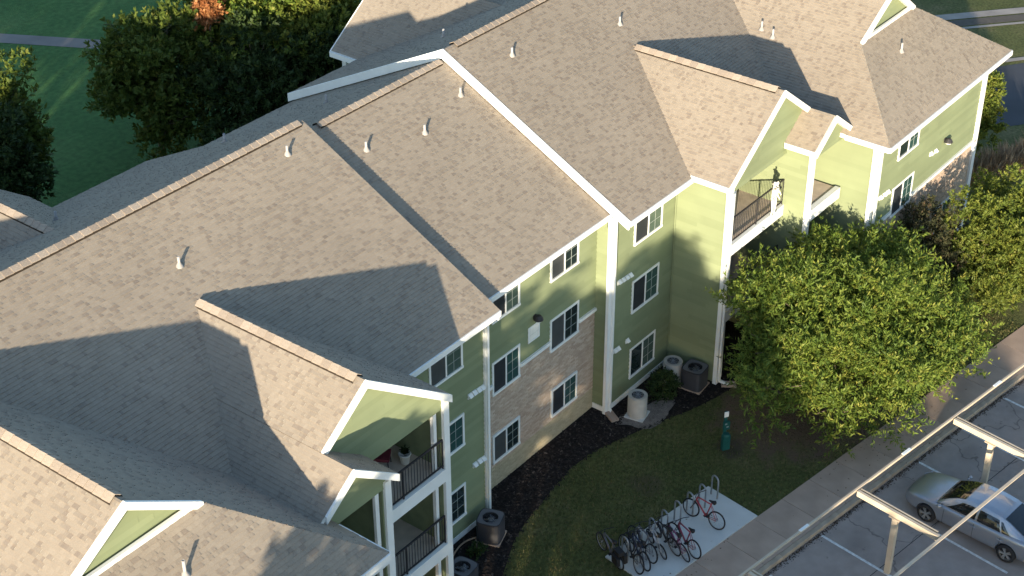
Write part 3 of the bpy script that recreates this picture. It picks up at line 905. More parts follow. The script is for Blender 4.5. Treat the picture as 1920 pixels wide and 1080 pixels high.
# pale louvred panel by the lamp
mb = MB()
x0, x1, z0, z1, y = -3.96, -3.33, 4.98, 5.60, .53
mb.bb(x0, x1, y - .03, y, z0, z0 + .06); mb.bb(x0, x1, y - .03, y, z1 - .06, z1); mb.bb(x0, x0 + .06, y - .03, y, z0 + .06, z1 - .06); mb.bb(x1 - .06, x1, y - .03, y, z0 + .06, z1 - .06)
pf = mb.build('panel', M['white'], B)
mb = MB()
for k in range(7):
    zz = z0 + .07 + k * .07
    mb.face([(x0 + .06, y - .022, zz), (x1 - .06, y - .022, zz), (x1 - .06, y - .004, zz + .066), (x0 + .06, y - .004, zz + .066)])
mb.build('louvre', M['bone'], pf)

# --- downspouts
def downspout(x, y, z1, dx=0, dy=-.5):
    mb = MB()
    mb.beam((x, y, .22), (x, y, z1), .10, .08, up=(0, 1, 0)); mb.beam((x, y, .2), (x + dx, y + dy, .08), .10, .08)
    mb.build('downspout', M['white'], B)
downspout(4.02, -2.42, 8.2, .15, -.35); downspout(10.72, -4.78, 8.2, .1, -.4); downspout(.08, -.17, 8.2, 0, -.05); downspout(-7.2, -.34, 8.2, 0, -.1)

# --- roof vents
def roof_pt(R, x, y): return zf(R, y)
def pipe(x, y, z, h=.32):
    mb = MB()
    mb.lathe([(.042, -.1), (.042, h), (.03, h), (.03, h - .05)], 10, (x, y, z))
    mb.lathe([(.13, -.02), (.10, .04), (.06, .10), (.048, .14)], 10, (x, y, z), mi=1)
    mb.build('vent_pipe', [M['pipe'], M['lead']], B, smooth=True)
for x, y in ((-14.53, 5.01), (-8.67, 6.38)): pipe(x, y, zf(R1, y))
for x, y in ((-5.89, 5.64), (-3.5, 5.2), (-.98, 5.72), (-2.77, 10.42)): pipe(x, y, zf(R2, y))
for x, y in ((2.0, 5.79), (7.45, 4.9), (2.93, 9.74)): pipe(x, y, zf(R3, y))
for x, y in ((-7.53, 10.55), (-13.6, 11.91)): pipe(x, y, zf(R1, y))
zE = lambda x: ez + WS * (x - 10.05)
for x, y in ((12.73, 1.77), (12.56, 1.16)): pipe(x, y, zE(x), .36)
pipe(14.85, -3.2, ez + .7 * (-3.2 - ey), .36); pipe(-22.15, -3.23, ez + .7 * (-3.23 - ey), .45)
zB = lambda x: ez + WS * (-17.45 - x)
pipe(-19.8, 2.65, zB(-19.8))
mb = MB(); mb.box((-18.61, 1.91, zB(-18.61) + .1), (.2, .2, .07), ((.825, 0, -.565), (0, 1, 0), (.565, 0, .825))); mb.build('box_vent', M['lead'], B)

# ================================================================== THINGS BY THE WALL
def condenser(loc, r, h, label, light, square=False, rz=.2):
    t = thing('air_conditioner', label, 'air conditioner', loc, rz, 'air conditioning units beside the wall')
    body = M['ac_light'] if light else M['ac_dark']
    n = 4 if square else 24
    mb = MB()
    def ring(rr, z):
        out = []
        for k in range(32):
            a = 2 * PI * k / 32
            if square:
                c, s = math.cos(a), math.sin(a); m_ = (abs(c) ** 5 + abs(s) ** 5) ** (-1 / 5)
                out.append((rr * c * m_, rr * s * m_, z))
            else:
                out.append((rr * math.cos(a), rr * math.sin(a), z))
        return out
    nl = 16
    prof = [(r * .97, .03)]
    for k in range(nl):                       # louvred jacket
        z = .06 + (h - .12) * k / nl
        prof += [(r, z), (r * .965, z + (h - .12) / nl * .8)]
    prof += [(r, h - .05), (r, h - .01), (r * .92, h)]
    rings = [ring(*p) for p in prof]
    for a, b2 in zip(rings, rings[1:]):
        for k in range(32):
            mb.face([a[k], a[(k + 1) % 32], b2[(k + 1) % 32], b2[k]])
    mb.build('casing', body, t)
    mb = MB()                                 # top plate with fan hole
    o = ring(r * .92, h)
    for k in range(32):
        a = 2 * PI * k / 32; a2 = 2 * PI * (k + 1) / 32; q = r * .62
        mb.face([o[k], o[(k + 1) % 32], (q * math.cos(a2), q * math.sin(a2), h - .015), (q * math.cos(a), q * math.sin(a), h - .015)])
        mb.face([(q * math.cos(a), q * math.sin(a), h - .015), (q * math.cos(a2), q * math.sin(a2), h - .015), (q * math.cos(a2), q * math.sin(a2), h - .3), (q * math.cos(a), q * math.sin(a), h - .3)], mi=1)
    mb.face([(r * .62 * math.cos(2 * PI * k / 32), r * .62 * math.sin(2 * PI * k / 32), h - .3) for k in range(32)], mi=1)
    mb.build('top_plate', [body if light else M['ac_top'], M['black']], t)
    mb = MB()
    for k in range(4):
        rr = r * (.16 + .15 * k)
        mb.tube([(rr * math.cos(a), rr * math.sin(a), h + .01) for a in [2 * PI * j / 20 for j in range(21)]], .006, 4, cap=False)
    for k in range(8):
        a = 2 * PI * k / 8; mb.tube([(0, 0, h + .01), (r * .66 * math.cos(a), r * .66 * math.sin(a), h + .005)], .006, 4)
    mb.build('fan_grille', M['dark_metal'] if not light else M['galv'], t)
    mb = MB(); mb.lathe([(0, h - .06), (.09, h - .07), (.10, h - .2)], 12)
    for k in range(4):
        a = 2 * PI * k / 4
        d = Vector((math.cos(a), math.sin(a), 0)); s = Vector((-math.sin(a), math.cos(a), 0))
        mb.face([d * .08 - s * .06 + Vector((0, 0, h - .16)), d * r * .58 - s * .1 + Vector((0, 0, h - .18)), d * r * .58 + s * .1 + Vector((0, 0, h - .1)), d * .08 + s * .06 + Vector((0, 0, h - .12))])
    mb.build('fan', M['ac_dark'] if light else M['galv'], t)
    mb = MB(); mb.box((0, 0, .02), (r * 1.02, r * 1.02, .03)); mb.build('base_pad', M['pad'] if light else M['walk'], t)
    return t
condenser((.58, -1.05, .02), .36, .92, 'pale grey drum shaped air conditioner standing alone on gravel', True)
condenser((3.22, -.86, .02), .36, .88, 'pale grey drum shaped air conditioner in the corner beside the dark one', True)
condenser((3.40, -1.72, .02), .43, .86, 'dark square air conditioner next to the pale one near the downspout', False, True, .1)
condenser((-7.95, -.98, .02), .42, .86, 'dark square air conditioner below the narrow white corner board in mulch', False, True, .35)
condenser((-10.35, -1.75, .02), .42, .86, 'dark air conditioner cut off by the bottom edge of the photo', False, True, .1)

# splash block, hose, debris pipe
t = MB()
t.bb(-.15, .15, -.28, .28, 0, .05); t.bb(-.15, -.11, -.28, .28, .05, .1); t.bb(.11, .15, -.28, .28, .05, .1); t.bb(-.11, .11, .24, .28, .05, .1)
sb = t.build('splash_block', M['walk'], loc=(-.12, -.42, .02)); sb.rotation_euler = (0, 0, -.5)
tag(sb, 'small pale concrete splash block at the foot of the wide white corner board', 'splash block')
sb2 = put('splash_block', sb.data, None, (4.2, -2.75, .02), rot=(0, 0, .6)); tag(sb2, 'small pale concrete splash block below the downspout beside the dark air conditioner', 'splash block')
mb = MB(); pts = []
for k in range(15):
    s = k / 14
    pts.append((-9.5 + 1.35 * s, -.62 + .16 * math.sin(s * 3.1) - .12 * s, .07 + .05 * math.sin(s * 3)))
mb.tube(pts, .03, 6); tag(mb.build('drain_hose', M['hose'], smooth=True), 'tan drain hose running along the wall to the dark air conditioner', 'hose')

# waste bag station
t = thing('pet_waste_station', 'dark green post with bag box and white tip on the front lawn', 'pet waste station', (.79, -4.60, 0), -.5)
mb = MB(); mb.bb(-.05, .05, -.035, .035, 0, 1.66); mb.build('post', M['petgreen'], t)
mb = MB(); mb.bb(-.14, .14, -.20, -.04, .10, .72); mb.lathe([(.145, .72), (.12, .78), (0, .8)], 12, (0, -.12, 0)); mb.build('bin', M['petgreen'], t)
mb = MB(); mb.bb(-.12, .12, -.13, -.04, .95, 1.28); mb.build('dispenser', M['petgreen'], t)
mb = MB(); mb.bb(-.085, .085, -.055, -.036, 1.46, 1.68); mb.build('sign_plate', M['white'], t)
mb = MB(); mb.bb(-.08, .0, -.136, -.13, 1.18, 1.24); mb.bb(-.02, .07, -.136, -.13, 1.05, 1.1); mb.build('bag_slot', M['galv'], t)

# ================================================================== BIKE RACKS AND BIKES
rackd = None
hoops = [(-6.15, -5.08), (-5.50, -5.18), (-4.85, -5.27), (-4.26, -5.37), (-3.60, -5.46), (-2.97, -5.55), (-2.36, -5.65), (-1.71, -5.74)]
hl = ['hoop at the far left end of the rack row', 'hoop second from the left end, above two dark wheels', 'hoop third from the left, by the white wheeled bicycle', 'hoop fourth from the left, left of the purple bicycles',
      'hoop fifth from the left, free of bicycles', 'hoop sixth from the left, holding the red bicycle', 'hoop next to the last at the right, free', 'hoop at the far right end of the rack row, on its own']
for i, (x, y) in enumerate(hoops):
    if rackd is None:
        mb = MB(); pts = [(0, -.16, 0)]
        for k in range(13):
            a = PI - PI * k / 12
            pts.append((0, .16 * math.cos(a), .72 + .16 * math.sin(a)))
        pts.append((0, .16, 0))
        mb.tube(pts, .03, 8); rackd = mb.data('bike_rack', M['galv'], True)
    o = put('bike_rack', rackd, None, (x + .02, y - .02, .05), rot=(0, 0, -.147 - .18))
    tag(o, 'grey steel ' + hl[i], 'bike rack', 'row of steel hoop bike racks')

def paint(name, c): return mat(name, c, .35, vary=.05, spec=.5)
P_ = {'red': paint('red_bike_paint', (.32, .045, .055)), 'purple': paint('purple_bike_paint', (.16, .035, .11)), 'dark': paint('black_bike_paint', (.02, .02, .025)), 'maroon': paint('maroon_bike_paint', (.20, .03, .06)),
      'white': paint('white_bike_paint', (.5, .5, .52)), 'blue': paint('navy_bike_paint', (.02, .03, .08)), 'grey': paint('grey_bike_paint', (.12, .12, .14))}
def wheel_meshes(r):
    ty = MB(); prof = []
    for k in range(8):
        a = 2 * PI * k / 8; prof.append((r - .027 + .027 * math.cos(a), .027 * math.sin(a)))
    ty.lathe(prof, 28, ax=((1, 0, 0), (0, 0, 1), (0, 1, 0)), closed=True)
    rm = MB()
    rm.tube([((r - .05) * math.cos(a), 0, (r - .05) * math.sin(a)) for a in [2 * PI * j / 28 for j in range(29)]], .010, 5, cap=False)
    for k in range(14):
        a = 2 * PI * k / 14; rm.tube([(0, .02 * (-1) ** k, 0), ((r - .05) * math.cos(a), 0, (r - .05) * math.sin(a))], .0025, 3)
    rm.tube([(0, -.05, 0), (0, .05, 0)], .022, 8)
    return ty.data('tyre', M['tyre'], True), rm.data('rim', M['galv'], True)
WM = wheel_meshes(.345); WS_ = wheel_meshes(.27)
def bike(label, col, rear, heading, lean, small=False, bags=False):
    r = .27 if small else .345; wb = .86 if small else 1.04
    t = thing('bicycle', label, 'bicycle', (rear[0], rear[1], rear[2] if len(rear) > 2 else .055), 0, 'bicycles parked at the racks')
    t.rotation_euler = (lean, 0, math.radians(heading))
    for x in (0, wb):
        w = bpy.data.objects.new('wheel', None); COL.objects.link(w); w.parent = t; w.location = (x, 0, r)
        for nme, d in zip(('tyre', 'rim'), WS_ if small else WM): put(nme, d, w)
    s = wb / 1.04
    bb_ = (.43 * s, 0, r * .88); st = (.30 * s, 0, r + .50); ht = (.84 * s, 0, r + .53); hb = (.88 * s, 0, r + .40)
    f = MB(); q = .025
    f.tube([bb_, (.28 * s, 0, r + .56)], q, 7); f.tube([st, ht], q, 7); f.tube([bb_, hb], q * 1.25, 7); f.tube([ht, hb], q * 1.3, 7)
    for y in (-.06, .06):
        f.tube([(0, y, r), (bb_[0] - .03, y * .5, bb_[2])], .011, 5); f.tube([(0, y, r), (st[0], y * .3, st[2] - .02)], .010, 5)
    f.build('frame', col, t, smooth=True)
    k = MB()
    for y in (-.055, .055): k.tube([(hb[0] + .005, y * .7, hb[2]), (hb[0] + .06, y, hb[2] - .2), (wb, y, r)], .013, 5)
    k.tube([(hb[0] + .005, -.05, hb[2]), (hb[0] + .005, .05, hb[2])], .015, 5); k.build('fork', M['black'] if col is not P_['white'] else col, t, smooth=True)
    h = MB(); h.tube([ht, (ht[0] - .02, 0, ht[2] + .12)], .015, 6)
    h.tube([(ht[0] - .10, -.31, ht[2] + .17), (ht[0] + .0, -.14, ht[2] + .13), (ht[0] + .02, 0, ht[2] + .12), (ht[0], .14, ht[2] + .13), (ht[0] - .10, .31, ht[2] + .17)], .013, 6)
    h.build('handlebar', M['black'], t, smooth=True)
    sd_ = MB(); c = (.265 * s, 0, r + .62)
    sd_.tube([(c[0] - .14, 0, c[2] + .015), (c[0] - .1, 0, c[2] + .01), (c[0], 0, c[2]), (c[0] + .13, 0, c[2] + .005)], [.045, .085, .05, .018], 8); sd_.tube([(.285 * s, 0, r + .5), (c[0], 0, c[2])], .013, 6)
    sd_.build('saddle', M['black'], t, smooth=True)
    c_ = MB(); c_.lathe([(.0, -.05), (.09, -.05), (.09, -.045), (0, -.045)], 14, bb_, ax=((1, 0, 0), (0, 0, 1), (0, 1, 0)))
    for sg in (-1, 1):
        e = (bb_[0] + .12 * sg, .085 * -sg, bb_[2] - .12 * sg); c_.tube([(bb_[0], .085 * -sg, bb_[2]), e], .012, 5); c_.box((e[0], e[1] - .05 * sg, e[2]), (.045, .045, .012))
    c_.tube([(0, -.05, r + .04), (bb_[0], -.05, bb_[2] + .09)], .005, 4); c_.tube([(0, -.05, r - .04), (bb_[0], -.05, bb_[2] - .09)], .005, 4)
    c_.build('crank', M['black'], t)
    if bags:
        g_ = MB()
        for y in (-.14, .14): g_.box((-.08, y, r + .15), (.17, .06, .17))
        g_.box((-.06, 0, r + .42), (.17, .11, .07)); g_.build('pannier', M['black'], t)
    return t
bike('red framed bicycle standing apart near the right end of the rack', P_['red'], (-3.10, -6.69), 87, .10)
bike('purple bicycle leaning against the maroon one, left of the free hoop', P_['purple'], (-5.01, -6.72), 64, -.16)
bike('maroon bicycle with pale rim tight beside the purple bicycle', P_['maroon'], (-4.74, -6.86), 72, .06)
bike('small white bicycle with black saddle set between the middle hoops', P_['white'], (-5.36, -6.10), 62, -.12, small=True)
bike('black bicycle at the left end with its rear wheel over the pad edge', P_['dark'], (-6.46, -5.80), 62, .18)
bike('navy bicycle parked right beside the black bicycle', P_['blue'], (-6.18, -5.92), 64, .02)
bike('black bicycle half hidden behind the purple one at the middle hoops', P_['dark'], (-4.98, -6.30), 70, -.1)
bike('grey bicycle squeezed between the navy bicycle and the small white one', P_['grey'], (-5.78, -5.86), 68, .12)
bike('dark bicycle with bags standing at the far left corner of the pad', P_['grey'], (-6.62, -5.20, 0.03), 66, -.06, bags=True)

# ================================================================== CARPORT FRAME
t = thing('carport', 'bare cream steel carport frame without roof over the parking stalls', 'carport', pk(.47, -12.3, -.12).to_tuple())
off = Vector(t.location)
def cl(u, v, z): return pk(u, v, z) - off
zt = 2.42
for u0 in (-10.53, -5.03, .47, 5.97, 11.47):
    mb = MB(); mb.beam(cl(u0 - .03, -10.70, zt - .11), cl(u0 - .03, -13.78, zt - .11), .11, .2); mb.build('cross_beam', M['carport'], t)
    mb = MB(); mb.beam(cl(u0 + .13, -10.70, zt - .08), cl(u0 + .13, -13.6, zt - .08), .05, .12); mb.build('stiffener', M['carport'], t)
    mb = MB(); mb.beam(cl(u0 + .07, -10.75, zt - .17), cl(u0 + .07, -13.6, zt - .17), .07, .04); mb.build('gap_shade_strip', M['gap_shade'], t)  # brown strip painting the shaded gap between beam and thin channel
    mb = MB(); mb.beam(cl(u0 - .03, -12.18, -.12), cl(u0 - .03, -12.18, zt - .22), .18, .18, up=(0, 1, 0)); mb.build('post', M['carport'], t)
    mb = MB(); mb.box(cl(u0 - .03, -12.18, zt - .225), (.13, .2, .012), (PU, PV, Vector((0, 0, 1)))); mb.build('plate', M['carport'], t)
for v in (-10.62, -13.86):
    w = .07 if v > -12 else .10
    mb = MB(); mb.beam(cl(-13, v, zt - .01), cl(17, v, zt - .01), w, .035); mb.beam(cl(-13, v + w * .4, zt - .09), cl(17, v + w * .4, zt - .09), .02, .13)
    mb.build('purlin', M['carport'], t)
for u0 in (-7.78, -2.28, 3.22, 8.72, 14.2):
    mb = MB(); mb.beam(cl(u0 - .22, -10.62, zt + .012), cl(u0 + .22, -10.62, zt + .012), .10, .02); mb.build('splice_plate', M['white'], t)

# ================================================================== CAR
m, nt, b = new_mat('silver_car_paint')
b.inputs['Base Color'].default_value = (.34, .36, .40, 1); b.inputs['Metallic'].default_value = .7; b.inputs['Roughness'].default_value = .32
b.inputs['Coat Weight'].default_value = 1.0; b.inputs['Coat Roughness'].default_value = .04
_tc = nd(nt, 'ShaderNodeTexCoord'); _n = nd(nt, 'ShaderNodeTexNoise'); _n.inputs['Scale'].default_value = 400; nt.links.new(_tc.outputs['Object'], _n.inputs['Vector'])
_mr = nd(nt, 'ShaderNodeMapRange'); _mr.inputs[3].default_value = .26; _mr.inputs[4].default_value = .38; nt.links.new(_n.outputs['Fac'], _mr.inputs[0]); nt.links.new(_mr.outputs[0], b.inputs['Roughness'])
M['silver'] = m
m, nt, b = new_mat('car_glass'); b.inputs['Base Color'].default_value = (.010, .012, .014, 1); b.inputs['Roughness'].default_value = .04; b.inputs['Specular IOR Level'].default_value = .8; M['carglass'] = m
m, nt, b = new_mat('lamp_lens'); b.inputs['Base Color'].default_value = (.55, .57, .6, 1); b.inputs['Roughness'].default_value = .1; M['lens'] = m
m, nt, b = new_mat('tail_lens'); b.inputs['Base Color'].default_value = (.25, .01, .012, 1); b.inputs['Roughness'].default_value = .15; M['tail'] = m
M['alloy'] = mat('alloy', (.55, .53, .5), .3, metal=.8)

def interp(xs, ys, x): return float(np.interp(x, xs, ys))
car = thing('parked_car', 'silver four door sedan parked nose in under the carport frame', 'car', (2.47, -13.50, -.12), math.radians(84.6))
SX = [-2.50, -2.42, -2.2, -1.9, -1.5, -.8, 0, .7, 1.1, 1.5, 1.9, 2.2, 2.40, 2.50]
HW = [.60, .78, .87, .91, .925, .93, .93, .93, .925, .915, .89, .83, .70, .50]
ZB = [.34, .27, .23, .21, .20, .19, .19, .19, .19, .2, .2, .21, .24, .30]
ZT = [.86, .97, 1.02, 1.02, 1.0, .98, .96, .95, .93, .89, .84, .78, .70, .60]
bm = bmesh.new(); rows = []
for x, hw, zb, zt_ in zip(SX, HW, ZB, ZT):
    half = [(0, zb), (hw * .80, zb), (hw * .95, zb + .07), (hw * 1.0, zb + (zt_ - zb) * .38), (hw * .985, zb + (zt_ - zb) * .72), (hw * .955, zt_ - .055), (hw * .86, zt_ - .005), (hw * .5, zt_ + .02), (0, zt_ + .03)]
    ring = [(y, z) for y, z in half] + [(-y, z) for y, z in half[-2:0:-1]]
    rows.append([bm.verts.new((x, y, z)) for y, z in ring])
n = len(rows[0])
for a, b2 in zip(rows, rows[1:]):
    for k in range(n): bm.faces.new((a[k], a[(k + 1) % n], b2[(k + 1) % n], b2[k]))
bm.faces.new(rows[0][::-1]); bm.faces.new(rows[-1])
bmesh.ops.recalc_face_normals(bm, faces=bm.faces)
me = bpy.data.meshes.new('body'); bm.to_mesh(me); bm.free()
tmp = bpy.data.objects.new('tmp', me); COL.objects.link(tmp)
ss = tmp.modifiers.new('s', 'SUBSURF'); ss.levels = 2
WB = (1.475, -1.475)
cutters = []
for x in WB:
    for y in (-.85, .85):
        cb = bmesh.new(); bmesh.ops.create_cone(cb, cap_ends=True, segments=28, radius1=.385, radius2=.385, depth=.42, matrix=Matrix.Translation((x, y, .345)) @ Matrix.Rotation(PI / 2, 4, 'X'))
        cm_ = bpy.data.meshes.new('cut'); cb.to_mesh(cm_); cb.free(); co = bpy.data.objects.new('cut', cm_); COL.objects.link(co); cutters.append(co)
        bo = tmp.modifiers.new('b', 'BOOLEAN'); bo.object = co; bo.operation = 'DIFFERENCE'; bo.solver = 'EXACT'
dg = bpy.context.evaluated_depsgraph_get(); dg.update()
me2 = bpy.data.meshes.new_from_object(tmp.evaluated_get(dg))
for o in cutters + [tmp]: bpy.data.objects.remove(o)
me2.name = 'body'; me2.materials.clear(); me2.materials.append(M['silver'])
me2.polygons.foreach_set('use_smooth', np.ones(len(me2.polygons), dtype=bool))
body = put('body', me2, car)
try: me2.set_sharp_from_angle(angle=math.radians(38))
except Exception: pass
# cabin
CX = [1.22, .95, .6, .28, 0, -.5, -.95, -1.3, -1.7, -2.05]
CT = [.935, 1.12, 1.31, 1.41, 1.445, 1.455, 1.42, 1.32, 1.15, 1.02]
CH = [.78, .80, .82, .83, .83, .83, .82, .80, .78, .74]
CR = [.74, .68, .63, .61, .605, .605, .60, .60, .64, .68]
def cab(x, f):          # f 0 = beltline side, 1 = roof edge
    zt_ = interp(CX[::-1], CT[::-1], x); hb_ = interp(CX[::-1], CH[::-1], x); hr = interp(CX[::-1], CR[::-1], x)
    zb_ = min(.93, zt_ - .003)
    bow = .03 * math.sin(PI * f)
    return (hb_ + (hr - hb_) * f + bow, zb_ + (zt_ - .03 - zb_) * f)
mb = MB(); xs = np.linspace(1.22, -2.05, 40); rows = []
for x in xs:
    zt_ = interp(CX[::-1], CT[::-1], x)
    s = [cab(x, f) for f in (0, .25, .5, .75, .93)]
    hr = s[-1][0]
    half = s + [(hr * .93, zt_ - .008), (hr * .6, zt_ + .012), (0, zt_ + .02)]
    rows.append([(x, y, z) for y, z in half] + [(x, -y, z) for y, z in half[-2::-1]])
for a, b2 in zip(rows, rows[1:]):
    for k in range(len(a) - 1): mb.face([a[k], a[k + 1], b2[k + 1], b2[k]])
mb.build('roof', M['silver'], car, smooth=True)
def side_glass(name, xt):
    for sg in (-1, 1):
        mb = MB()
        for (xa, xb), (xc, xd) in xt:          # bottom xa..xb, top xc..xd
            N_ = 8
            for i in range(N_):
                for j in range(6):
                    q = []
                    for (di, dj) in ((0, 0), (1, 0), (1, 1), (0, 1)):
                        f = .10 + .74 * (j + dj) / 6; s = (i + di) / N_
                        x = (xa + (xb - xa) * s) * (1 - (j + dj) / 6) + (xc + (xd - xc) * s) * (j + dj) / 6
                        y, z = cab(x, f); q.append((x, (y + .008) * sg, z))
                    mb.face(q)
        mb.build(name, M['carglass'], car, smooth=True)
side_glass('front_window', [((.88, -.20), (.36, -.20))])
side_glass('rear_window', [((-.28, -1.12), (-.28, -.98))])
side_glass('quarter_window', [((-1.18, -1.52), (-1.04, -1.12))])
def screen(name, x0, x1):
    mb = MB(); N_ = 8
    for i in range(N_):
        for j in range(8):
            q = []
            for di, dj in ((0, 0), (1, 0), (1, 1), (0, 1)):
                x = x0 + (x1 - x0) * (i + di) / N_; s = -1 + 2 * (j + dj) / 8
                zt_ = interp(CX[::-1], CT[::-1], x); hr = interp(CX[::-1], CR[::-1], x) * .90
                q.append((x, s * hr, zt_ + .026 - .014 * abs(s) ** 2))
            mb.face(q)
    mb.build(name, M['carglass'], car, smooth=True)
screen('windscreen', 1.13, .34); screen('back_window', -1.12, -1.93)
# wheels
ty = MB(); rr = .335
ty.lathe([(.23, -.10), (.31, -.105), (.335, -.07), (.335, .07), (.31, .105), (.23, .10)], 36, ax=((1, 0, 0), (0, 0, 1), (0, 1, 0)))
tyd = ty.data('tyre', M['tyre'], True)
rm = MB(); rm.lathe([(.235, .095), (.235, .02), (.20, -.0)], 36, ax=((1, 0, 0), (0, 0, 1), (0, 1, 0)))
for k in range(5):
    for dd in (-.16, .16):
        a = 2 * PI * k / 5
        rm.beam((0, .07, 0), (.225 * math.cos(a + dd), .085, .225 * math.sin(a + dd)), .04, .03, up=(0, 1, 0))
rm.lathe([(0, .095), (.045, .09), (.055, .05)], 14, ax=((1, 0, 0), (0, 0, 1), (0, 1, 0)))
rmd = rm.data('rim', M['alloy'])
dk = MB(); dk.lathe([(0, .02), (.234, .02)], 24, ax=((1, 0, 0), (0, 0, 1), (0, 1, 0))); dkd = dk.data('brake_disc', M['black'])
for x in WB:
    for sg in (1, -1):
        w = bpy.data.objects.new('wheel', None); COL.objects.link(w); w.parent = car; w.location = (x, .83 * sg, .335)
        if sg < 0: w.rotation_euler = (0, 0, PI)
        for nme, d in (('tyre', tyd), ('rim', rmd), ('brake_disc', dkd)): put(nme, d, w)
mb = MB()
for sg in (-1, 1):
    mb = MB(); mb.tube([(1.02, sg * .88, .99), (1.0, sg * 1.02, 1.0)], [.03, .03], 6); mb.lathe([(0, -.07), (.06, -.06), (.08, 0), (.06, .07), (0, .08)], 10, (1.0, sg * 1.02, 1.01), ax=((0, .9, 0), (0, 0, .7), (1, 0, 0))); mb.build('mirror', M['silver'], car, smooth=True)
    hl_ = MB()
    for x0, x1 in ((2.42, 2.25), (2.25, 2.02)):
        hw0, hw1 = interp(SX, HW, x0) * .93, interp(SX, HW, x1) * .965
        hl_.face([(x0 + .02, sg * hw0 * .82, .60), (x1 + .01, sg * (hw1 + .005), .64), (x1 - .01, sg * (hw1 + .003), .74), (x0 - .01, sg * hw0 * .86, .70)])
    hl_.build('headlight', M['lens'], car)
    tl = MB(); tl.bb(-2.455, -2.36, sg * .50, sg * .79, .80, .92); tl.build('taillight', M['tail'], car)
    for x in (-.12, -1.08):
        h_ = MB(); h_.tube([(x, sg * .925, .80), (x - .03, sg * .965, .80), (x - .17, sg * .965, .80), (x - .2, sg * .925, .80)], .012, 5); h_.build('door_handle', M['silver'], car)
    sl_ = MB()
    for x in (.86, -.24, -1.20):
        sl_.tube([(x, sg * .918, .30), (x, sg * .935, .5), (x, sg * .93, .7), (x - .0, sg * .905, .88)], .006, 4)
    sl_.build('door_seam', M['black'], car)
g_ = MB(); g_.bb(2.44, 2.475, -.45, .45, .42, .56); g_.build('grille', M['black'], car)

# ================================================================== BALCONY DECORATIONS
def skeleton(label, x, y, z, h, rz, arm_up):
    t = thing('skeleton_decoration', label, 'skeleton decoration', (x, y, z), rz, 'skeleton decorations on the upper balcony')
    s = h / 1.7
    def T(pts, r, mb_): mb_.tube([(p[0] * s, p[1] * s, p[2] * s) for p in pts], [q * s * 1.35 for q in r] if hasattr(r, '__len__') else r * s * 1.15, 6)
    sk = MB(); sk.lathe([(0, -.13), (.05, -.12), (.065, -.06), (.085, 0), (.085, .05), (.06, .10), (0, .12)], 12, (0, -.02 * s, 1.60 * s), ax=((s, 0, 0), (0, s, 0), (0, 0, s)))
    sk.build('skull', M['bone'], t, smooth=True)
    hc = MB(); hc.lathe([(.078, .05), (.075, .085), (.05, .12), (0, .135)], 12, (0, .02, 1.61 * s), ax=((s, 0, 0), (0, s, 0), (0, 0, s))); hc.build('hat', M['skulldark'], t, smooth=True)
    rb = MB(); T([(0, .02, .95), (0, .04, 1.15), (0, .03, 1.35), (0, 0, 1.50)], .028, rb)
    for k in range(6):
        zz = 1.14 + k * .052; w = .13 + .02 * math.sin(k / 5 * PI)
        T([(0, .05, zz + .03), (w, .02, zz + .01), (w * .8, -.09, zz - .02), (0, -.11, zz - .02), (-w * .8, -.09, zz - .02), (-w, .02, zz + .01), (0, .05, zz + .03)], .020, rb)
    T([(-.19, 0, 1.44), (0, -.02, 1.46), (.19, 0, 1.44)], .024, rb); rb.build('rib_cage', M['bone'], t, smooth=True)
    pv = MB(); T([(-.12, 0, .96), (-.10, -.03, .88), (0, -.02, .86), (.10, -.03, .88), (.12, 0, .96), (0, .05, .95), (-.12, 0, .96)], .035, pv); pv.build('pelvis', M['bone'], t, smooth=True)
    for sg in (-1, 1):
        ar = MB()
        if sg < 0 and arm_up: T([(-.19, 0, 1.43), (-.27, -.03, 1.62), (-.36, -.05, 1.80), (-.40, -.06, 1.90)], [.028, .024, .02, .03], ar)
        else: T([(.19 * sg, 0, 1.43), (.25 * sg, -.06, 1.18), (.20 * sg, -.18, 1.00), (.19 * sg, -.2, .93)], [.028, .024, .02, .03], ar)
        ar.build('arm', M['bone'], t, smooth=True)
        lg = MB(); T([(.10 * sg, 0, .90), (.12 * sg, -.03, .48), (.11 * sg, .02, .06), (.11 * sg, -.1, .02)], [.036, .030, .024, .03], lg); lg.build('leg', M['bone'], t, smooth=True)
    return t
skeleton('taller white skeleton decoration with one arm raised at the balcony rail', 6.75, -2.52, 5.98, 1.55, .4, True)
skeleton('shorter white skeleton decoration close beside the one raising its arm', 7.12, -2.44, 5.98, 1.38, .4, False)
# they stand on the beam outside the rail
M['cushion'] = mat('dark_red_cushion', (.16, .03, .04), .9)
t = thing('balcony_chair', 'low chair with dark red cushion on the shaded upper balcony', 'chair', (-12.75, -.80, 5.97), .6)
mb = MB(); mb.bb(-.26, .26, -.25, .25, .36, .46); mb.build('seat', M['cushion'], t)
mb = MB(); mb.box((0, .27, .70), (.26, .05, .26)); mb.build('backrest', M['cushion'], t)
for sx in (-1, 1):
    for sy in (-1, 1):
        mb = MB(); mb.tube([(sx * .24, sy * .23, 0), (sx * .22, sy * .2, .36)], .02, 6); mb.build('leg', M['dark_metal'], t)
t = thing('flower_pot', 'white pot standing beside the low chair on the shaded upper balcony', 'pot', (-12.2, -1.2, 5.97))
mb = MB(); mb.lathe([(0, .0), (.13, 0), (.18, .32), (.20, .33), (.17, .34), (.16, .28), (0, .28)], 14); mb.build('pot', M['white'], t, smooth=True)
mb = MB()
